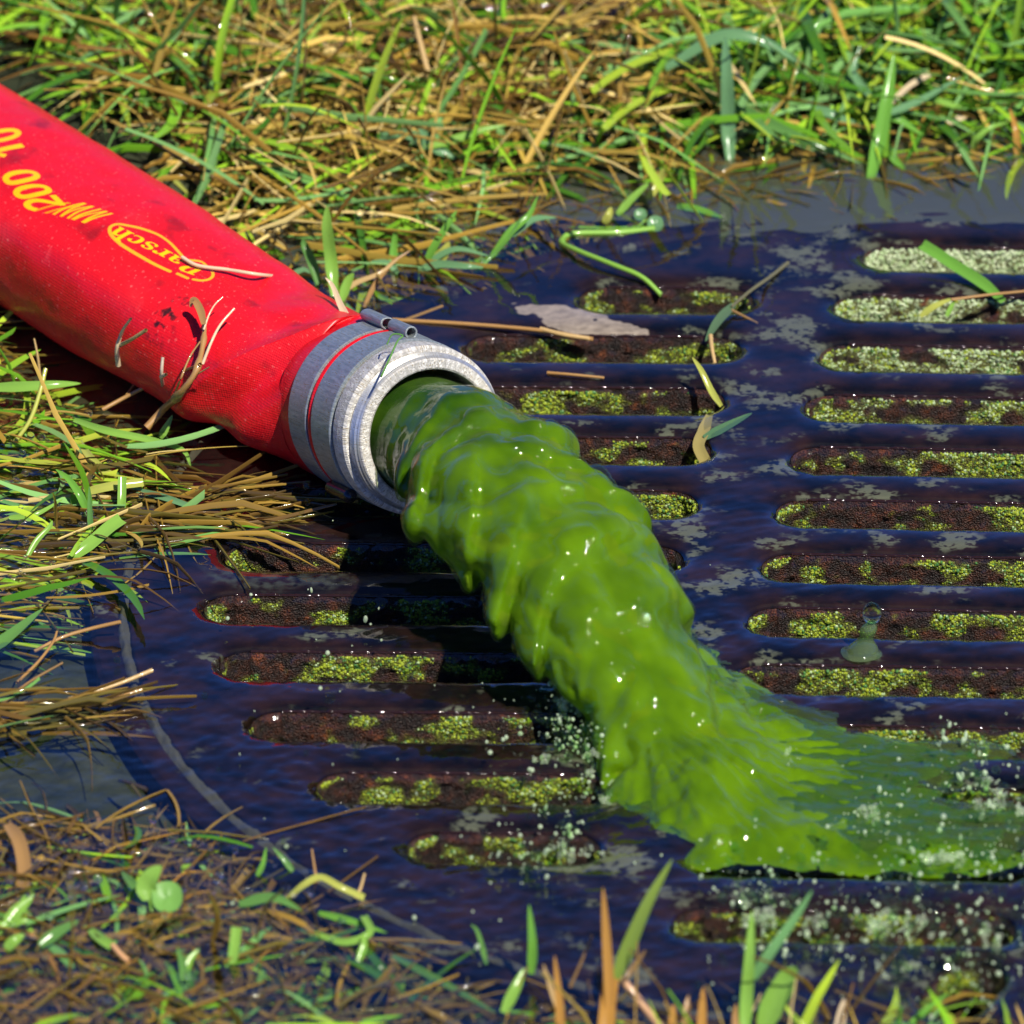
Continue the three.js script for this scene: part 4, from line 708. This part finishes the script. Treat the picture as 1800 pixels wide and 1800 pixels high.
plant('grass_tuft', 'slanting green stem with a leaf at its tip in the puddle, behind the grate', 'grass tuft', [S([[835, 480, 4], [865, 450, 24], [890, 425, 50], [915, 385, 90]], 8, 5, G3), B([[865, 450, 24], [900, 405, 70], [930, 378, 90], [945, 345, 120]], 15, G1, 2), B([[900, 415, 55], [940, 385, 60], [978, 382, 55]], 14, G4, 2)]);
plant('broad_leaf_weed', 'three pointed leaves spreading from a thick stem in the straw behind the hose', 'weed', [['stem', stem([[708, 325, 12], [725, 295, 40], [742, 265, 70], [752, 255, 78]], 13, 10), stemMat(G2)], ['leaf', ribbon([[752, 258, 78], [720, 238, 92], [680, 238, 84], [652, 246, 74]], 24, 1.8), leafMat(G4)], ['leaf', ribbon([[752, 256, 78], [748, 240, 96], [736, 226, 112]], 22, 1.8), leafMat(G4)], ['leaf', ribbon([[752, 258, 78], [780, 268, 66], [802, 278, 56]], 20, 1.8), leafMat(G4)], ['leaf', ribbon([[752, 258, 78], [800, 245, 88], [850, 228, 100], [890, 220, 104]], 18, 1.8), leafMat(G2)], ['leaf', ribbon([[712, 322, 14], [690, 318, 24], [660, 318, 26]], 18, 1.8), leafMat(G4)], ['leaf', ribbon([[710, 326, 12], [722, 340, 10], [738, 358, 4]], 16, 1.8), leafMat(G4)]]);
plant('round_leaf_seedling', 'seedling with two small round leaves floating at the far edge of the grate', 'seedling', [['leaf', leafDisc(1126, 378, 12, 14, 10), leafMat(G4)], ['leaf', leafDisc(1152, 394, 15, 18, 12), leafMat(G4)], ['stem', stem([[1120, 400, 3], [1135, 388, 10], [1150, 398, 10]], 4, 3), stemMat(G2)]]);
plant('bent_grass', 'bent green stem lying on the far rim of the grate and dipping into a slot', 'grass stem', [S([[1150, 402, 6], [1090, 408, 10], [1000, 412, 12], [988, 425, 12], [1010, 438, 20], [1080, 466, 22], [1130, 488, 14], [1162, 518, -8]], 11, 9, G2, [0.42])]);
plant('fresh_shoot', 'pale green shoot standing up in the puddle near the round leaves', 'shoot', [B([[1085, 378, 4], [1110, 350, 30], [1145, 318, 60]], 14, G2, 3), B([[1140, 350, 24], [1158, 318, 50], [1168, 295, 76]], 17, Y1, 3), B([[1062, 392, 4], [1070, 378, 20], [1074, 364, 30]], 16, Y1, 2)]);
one('fallen_grass', 'short green blade floating flat beyond the round leaf seedling', 'grass blade', B([[1190, 362, 6], [1225, 368, 9], [1270, 382, 5]], 14, G1, 3));
// on the grate, right
plant('twig', 'dark withered stem lying across the end of a slot near the middle web', 'twig', [S([[1385, 462, 8], [1352, 488, 16], [1318, 512, 20], [1285, 540, 20]], 8, 6, [0.12, 0.11, 0.05]), B([[1290, 535, 20], [1262, 565, 18], [1240, 600, 6]], 17, [0.06, 0.13, 0.05], 3), S([[1249, 590, 10], [1252, 615, 2], [1257, 640, -14]], 9, 6, S1), S([[1286, 545, 18], [1312, 558, 10], [1332, 568, 4]], 6, 4, S3)]);
one('fallen_grass', 'narrow green blade standing slantwise in the end of a slot beside the middle web', 'grass blade', B([[1268, 714, -10], [1252, 690, 16], [1232, 650, 50], [1217, 628, 72]], 11, Y1, 3));
plant('fallen_grass', 'wilted yellowish blade draped into a slot end, with a green leaf on the web', 'grass blade', [B([[1247, 730, 6], [1236, 760, 8], [1228, 785, 0], [1240, 812, -16]], 20, [0.30, 0.24, 0.06], 0), B([[1238, 770, 6], [1280, 748, 8], [1322, 726, 8]], 17, [0.05, 0.14, 0.05], 2)]);
plant('fallen_grass', 'green blade lying over the pale mossy topmost slot, right', 'grass blade', [B([[1764, 530, 2], [1730, 500, 16], [1680, 468, 28], [1640, 442, 40], [1620, 430, 44]], 21, G1, 0)]);
plant('grass_sprig', 'yellow green sprig with thin brown stem in the second slot from the top, right', 'sprig', [B([[1618, 556, -6], [1640, 540, 10], [1672, 525, 22]], 12, Y1, 3), B([[1664, 556, -6], [1672, 540, 8], [1678, 528, 18]], 9, G2, 2), S([[1672, 527, 22], [1740, 518, 22], [1800, 512, 18], [1860, 505, 16]], 6, 4, S2)]);
one('loose_straw', 'long brown straw lying on the water right behind the coupling', 'straw', S([[690, 562, 10], [800, 568, 12], [880, 574, 12], [960, 582, 12], [1042, 596, 8]], 7, 8, S2));
one('loose_straw', 'short pale straw end lying on the bar left of the white lichen patch', 'straw', S([[950, 578, 14], [990, 588, 14], [1036, 595, 12]], 9, 8, S1));
one('loose_straw', 'thin straw on the wet bar just right of the coupling', 'straw', S([[962, 655, 10], [1000, 658, 12], [1062, 664, 9]], 6, 5, S2));
one('loose_straw', 'faint olive straw slanting over the water left of the white lichen patch', 'straw', S([[640, 590, 6], [720, 560, 8], [778, 538, 8]], 8, 6, S3));
// far bank, right
plant('grass_tuft', 'tall broad upright blade with arching green blades around it on the far bank, centre right', 'grass tuft', [B([[1284, 285, 4], [1280, 220, 60], [1278, 140, 150], [1274, 62, 230]], 26, G4, 4), B([[1170, 120, 120], [1275, 62, 180], [1340, 72, 170], [1405, 110, 130]], 24, G4, 3), B([[1110, 180, 60], [1150, 220, 50], [1200, 255, 22]], 16, G4, 2), B([[1200, 160, 60], [1280, 182, 80], [1400, 240, 60], [1515, 288, 12]], 26, G3, 2), B([[1280, 255, 8], [1330, 215, 50], [1400, 160, 90]], 15, [0.1, 0.13, 0.04], 2)]);
plant('grass_tuft', 'bright green clump with splayed blades at the far water edge, right', 'grass tuft', [B([[1530, 315, 3], [1545, 250, 50], [1560, 170, 120], [1572, 95, 180]], 26, G1, 4), B([[1552, 200, 70], [1580, 210, 60], [1622, 238, 30]], 18, G1, 2), B([[1560, 200, 80], [1610, 180, 90], [1690, 135, 110]], 16, G4, 2), B([[1560, 255, 20], [1572, 280, 14], [1592, 300, 5]], 18, G1, 2), B([[1530, 170, 80], [1502, 130, 110], [1512, 80, 150]], 15, G4, 2), B([[1420, 180, 70], [1460, 200, 60], [1530, 230, 20]], 22, G4, 2), B([[1558, 190, 70], [1600, 150, 80], [1634, 130, 90]], 10, S4, 0)]);
plant('grass_tuft', 'arching thin green blade at the far water edge, near the right border', 'grass tuft', [B([[1712, 270, 3], [1716, 245, 40], [1740, 225, 60], [1772, 215, 62]], 12, G2, 2), B([[1788, 275, 3], [1786, 230, 50], [1775, 190, 80]], 14, O1, 2), B([[1690, 190, 60], [1640, 175, 70], [1570, 170, 60]], 13, G2, 2)]);
one('seed_head', 'cream coloured seed husk on the far bank, upper right', 'seed husk', B([[1702, 102, 60], [1718, 90, 66], [1736, 78, 70]], 20, [0.72, 0.62, 0.40], 2));
one('loose_straw', 'pale straw end lying at the far water edge below the bright clump', 'straw', B([[1650, 222, 20], [1675, 212, 26], [1700, 205, 26]], 15, S4, 3));
one('loose_straw', 'long kinked straw arching over the clippings behind the hose', 'straw', S([[330, 190, 60], [385, 210, 66], [420, 290, 40], [455, 330, 30], [490, 375, 18], [530, 420, 8]], 8, 6, S1));
one('loose_straw', 'curving tan straw across the clippings, above the kinked one', 'straw', S([[170, 232, 50], [280, 236, 62], [400, 230, 62], [500, 262, 40]], 9, 6, S1));
one('fallen_grass', 'long olive green blade lying along the far side of the hose', 'grass blade', B([[185, 242, 40], [240, 280, 40], [300, 312, 40], [340, 350, 30]], 13, Y1, 2));
one('loose_straw', 'thick tan stalk leaning upright in the straw, top centre', 'straw', S([[790, 215, 40], [760, 150, 100], [735, 60, 170], [728, 30, 190]], 13, 8, S1, [0.4]));
// left mat
plant('grass_tuft', 'small tuft of bright upright blades in the left grass mat', 'grass tuft', [B([[155, 905, 6], [140, 870, 40], [118, 840, 60], [98, 825, 68]], 14, G1, 2), B([[160, 945, 4], [158, 900, 46], [157, 855, 84]], 10, G3, 2), B([[140, 895, 6], [132, 880, 20], [126, 868, 34]], 18, G1, 3)]);
one('fallen_grass', 'stout yellow green cut blade lying across the left grass mat', 'grass blade', B([[140, 868, 20], [190, 856, 34], [252, 848, 36]], 15, Y1, 0));
one('fallen_grass', 'short bright upright blade beside the yellow green cut blade', 'grass blade', B([[213, 906, 6], [214, 880, 28], [215, 838, 60]], 14, G2, 0));
one('fallen_grass', 'broad bent green blade with a shiny fold, at the water side of the left mat', 'grass blade', B([[122, 984, 6], [160, 955, 24], [195, 925, 34], [214, 912, 38]], 22, G2, 0));
one('fallen_grass', 'long striped blade reaching from the left mat over the water', 'grass blade', B([[225, 858, 16], [290, 875, 22], [345, 892, 16], [405, 897, 8]], 12, G4, 2));
one('fallen_grass', 'long two toned green and straw blade lying toward the dry stalk', 'grass blade', B([[130, 738, 30], [190, 758, 34], [270, 775, 22], [322, 792, 16], [336, 822, 6]], 14, G2, 2));
one('fallen_grass', 'pair of wide pale green blades at the left border, below the hose', 'grass blade', B([[-30, 682, 24], [40, 680, 34], [100, 676, 36], [142, 674, 30]], 20, G2, 2));
one('loose_straw', 'stout yellowish stalk cut at the top, leaning in the left mat', 'straw', S([[28, 775, 10], [52, 740, 40], [70, 690, 80], [80, 648, 112]], 8, 8, Y1));
one('loose_straw', 'thin straw standing upright at the left border below the hose', 'straw', S([[70, 660, 20], [66, 625, 60], [60, 595, 90]], 6, 3, S1));
one('fallen_grass', 'yellow green blade lying on the dark water in the left mat', 'grass blade', B([[134, 768, 20], [160, 805, 24], [185, 828, 12], [204, 840, 4]], 12, Y1, 0));
one('fallen_grass', 'small bright leaf upright beside the foot of the dry stalk', 'grass blade', B([[282, 770, 5], [292, 752, 20], [303, 730, 40]], 14, G2, 2));
one('fallen_grass', 'long narrow green blade at the left edge of the left mat', 'grass blade', B([[16, 910, 14], [60, 905, 22], [110, 878, 34]], 10, G2, 2));
one('fallen_grass', 'thin curved green blade in the lower part of the left mat', 'grass blade', B([[45, 985, 8], [65, 950, 32], [88, 925, 48], [92, 915, 54]], 10, G2, 2));
one('fallen_grass', 'dark green leaf hanging in the puddle at the left border', 'grass blade', B([[-20, 1145, 4], [20, 1115, 14], [75, 1070, 18]], 22, G3, 2));
plant('dead_twig', 'dead brown branching stem poking out of the left puddle', 'dead stem', [S([[60, 1145, 4], [110, 1120, 14], [160, 1105, 24], [212, 1093, 38]], 6, 7, S2), S([[30, 1200, 4], [70, 1160, 14], [95, 1125, 24], [100, 1110, 30]], 6, 4, S2), S([[0, 1240, 4], [50, 1200, 14], [110, 1165, 24]], 7, 4, S3)]);
one('loose_straw', 'straw with a seed husk pointing over the rim of the grate, left', 'straw', S([[120, 1228, 6], [200, 1205, 14], [268, 1178, 26]], 5, 8, S1));
one('loose_straw', 'second straw with a husk just below, over the rim of the grate', 'straw', S([[130, 1250, 6], [195, 1230, 14], [250, 1212, 22]], 5, 7, S2));
plant('dark_twig', 'small dark twig sticking out of the left puddle', 'twig', [S([[210, 1372, 3], [232, 1378, 14], [258, 1388, 12]], 6, 8, [0.03, 0.02, 0.015]), S([[232, 1380, 14], [246, 1400, 6], [250, 1425, 2]], 7, 5, [0.05, 0.04, 0.015])]);
// near left corner
plant('clover_seedling', 'bright green seedling with two rounded leaves in the near left mat', 'seedling', [['leaf', ribbon([[262, 1582, 26], [258, 1560, 44], [266, 1540, 62], [284, 1522, 76]], 34, 3), leafMat(G2, 0.3)], ['leaf', leafDisc(294, 1578, 25, 30, 30), leafMat([0.15, 0.36, 0.05], 0.4)], ['stem', stem([[268, 1610, 3], [266, 1595, 14], [264, 1582, 26]], 8, 7), stemMat(G2)], ['leaf', ribbon([[252, 1572, 16], [230, 1550, 22], [214, 1532, 20]], 16, 2), leafMat(G3)]]);
plant('fallen_grass', 'yellow green blade with an orange cut end in the near left mat', 'grass blade', [B([[158, 1634, 14], [180, 1652, 18], [198, 1664, 16]], 15, G2, 0), S([[198, 1662, 16], [212, 1678, 14], [226, 1690, 10]], 10, 10, [0.6, 0.32, 0.14])]);
one('fallen_grass', 'dark green fresh blade lying in the near left mat', 'grass blade', B([[70, 1662, 12], [100, 1640, 24], [138, 1618, 24]], 20, G3, 2.5));
plant('grass_tuft', 'cluster of short yellow green leaves at the left border of the near mat', 'grass tuft', [B([[10, 1630, 8], [30, 1602, 26], [58, 1576, 40]], 22, G2, 3), B([[-10, 1640, 8], [0, 1630, 16], [16, 1622, 20]], 20, G2, 3), B([[10, 1668, 8], [24, 1655, 20], [42, 1642, 26]], 18, G2, 3), B([[20, 1625, 10], [36, 1620, 16], [52, 1618, 16]], 13, G2, 2)]);
one('fallen_grass', 'long brown weathered stalk curving down at the near left mat', 'grass blade', B([[12, 1448, 40], [32, 1475, 38], [42, 1520, 18], [40, 1560, 4]], 22, S2, 0));
plant('grass_tuft', 'loop of green and yellow grass at the tip of the near mat', 'grass tuft', [B([[505, 1580, 8], [535, 1555, 34], [562, 1542, 44], [600, 1560, 34], [640, 1578, 16]], 10, Y1, 0), B([[420, 1590, 10], [480, 1578, 24], [530, 1600, 10]], 18, G3, 2), B([[552, 1640, 10], [610, 1656, 14], [650, 1640, 26], [640, 1610, 30]], 11, G2, 0), B([[560, 1605, 10], [620, 1620, 14], [680, 1640, 8]], 12, G1, 2), B([[630, 1690, 4], [640, 1660, 24], [640, 1640, 36]], 13, G2, 2)]);
plant('grass_tuft', 'two small green blades and a bare stem standing at the rim of the near mat', 'grass tuft', [B([[452, 1540, 6], [462, 1520, 24], [468, 1490, 48]], 9, G1, 2), B([[515, 1532, 6], [500, 1512, 22], [480, 1490, 38]], 10, G3, 2), S([[556, 1545, 4], [552, 1520, 24], [548, 1492, 46]], 5, 3, S2), S([[625, 1580, 4], [634, 1560, 20], [641, 1535, 40]], 7, 4, S1)]);
one('fallen_grass', 'green blade standing in the water in front of the near mat', 'grass blade', B([[408, 1695, 6], [412, 1665, 30], [416, 1630, 56]], 16, G2, 0));
plant('grass_tuft', 'forked dark green blade half under water below the near mat', 'grass tuft', [B([[325, 1740, 2], [322, 1700, 24], [312, 1665, 44]], 15, G3, 2), B([[325, 1710, 10], [335, 1685, 26], [350, 1668, 36]], 13, G2, 2)]);
one('fallen_grass', 'long dark green blade lying under water, bottom centre left', 'grass blade', B([[690, 1680, 4], [750, 1712, 7], [820, 1750, 6], [870, 1780, 3]], 12, G3, 2));
one('fallen_grass', 'thin drooping blade with a pale tip at the end of the near mat', 'grass blade', B([[855, 1695, 3], [848, 1665, 20], [838, 1635, 36], [828, 1625, 38]], 8, G3, 2));
// foreground
plant('grass_tuft', 'foreground tuft of orange and green blades standing at the bottom edge', 'grass tuft', [B([[1072, 1830, 2], [1072, 1760, 60], [1066, 1650, 150], [1060, 1560, 225]], 17, O1, 3), B([[1082, 1722, 70], [1105, 1665, 120], [1140, 1585, 190], [1182, 1510, 250]], 24, [0.17, 0.26, 0.02], 2.2), B([[1095, 1725, 70], [1118, 1695, 90], [1135, 1670, 110]], 10, S3, 2), S([[1088, 1715, 72], [1110, 1742, 50], [1140, 1780, 26], [1180, 1830, 8]], 13, 13, [0.5, 0.28, 0.14]), B([[1060, 1850, 2], [1066, 1790, 40], [1074, 1720, 80]], 24, O1, 0), B([[985, 1840, 2], [984, 1770, 60], [975, 1680, 130]], 16, O1, 2), B([[978, 1770, 20], [965, 1725, 60], [955, 1695, 90]], 8, S1, 2), S([[1002, 1735, 40], [1022, 1690, 80], [1040, 1645, 120]], 6, 4, S3)]);
one('fallen_grass', 'single green blade standing at the bottom edge, left of the orange tuft', 'grass blade', B([[934, 1712, 30], [936, 1660, 80], [930, 1590, 140]], 15, G1, 2.5));
one('fallen_grass', 'short bright blade leaning at the bottom edge, left of the single green blade', 'grass blade', B([[885, 1780, 20], [905, 1740, 50], [922, 1702, 74]], 18, G2, 3));
plant('grass_tuft', 'foreground tuft of pale green blades at the bottom edge, right of the orange one', 'grass tuft', [B([[1308, 1840, 2], [1312, 1760, 60], [1318, 1680, 130], [1322, 1600, 190]], 20, G2, 3), B([[1325, 1720, 90], [1350, 1680, 130], [1400, 1610, 190], [1428, 1565, 230]], 18, [0.14, 0.34, 0.10], 2), B([[1340, 1810, 10], [1360, 1765, 50], [1385, 1720, 90], [1400, 1700, 110]], 38, G2, 4), B([[1470, 1830, 4], [1478, 1790, 30], [1484, 1755, 56]], 16, S4, 3), B([[1300, 1840, 4], [1295, 1800, 30], [1294, 1765, 50]], 16, S2, 3)]);
plant('grass_tuft', 'three short orange stubs of cut grass at the bottom edge', 'grass tuft', [B([[1232, 1840, 4], [1234, 1790, 40], [1236, 1735, 80]], 15, O1, 3), B([[1180, 1850, 4], [1182, 1800, 30], [1184, 1765, 50]], 13, O1, 3), B([[1202, 1830, 4], [1206, 1780, 40], [1210, 1750, 60]], 12, S2, 3)]);
one('fallen_grass', 'thin green blade with an orange tip at the bottom edge, far right', 'grass blade', B([[1600, 1800, 6], [1635, 1770, 30], [1668, 1745, 50]], 11, G1, 2));

function leafDisc(x, y, rx, ry, h) {                                  // a cupped round leaf
  const pos = [], idx = [], n = 28, m = 5, c = at(x, y, px(h));
  const tx = V(1, 0, 0), ty = V(0, 0.62, -0.78);
  for (let k = 0; k <= m; k++) for (let i = 0; i < n; i++) { const a = i / n * 6.2832, r = k / m, p = c.clone().addScaledVector(tx, px(rx) * r * Math.cos(a)).addScaledVector(ty, px(ry) * r * Math.sin(a) * (1 + 0.08 * Math.cos(a * 2))); const nn = V().crossVectors(tx, ty); p.addScaledVector(nn, px(rx) * (0.18 * r * r - 0.1 * Math.abs(Math.cos(a)) * (1 - r))); pos.push(p.x, p.y, p.z); }
  for (let k = 0; k < m; k++) for (let i = 0; i < n; i++) { const a = k * n + i, b = k * n + (i + 1) % n; idx.push(a, b, a + n, b, b + n, a + n); }
  return geom(pos, idx);
}
renderer.render(scene, camera);
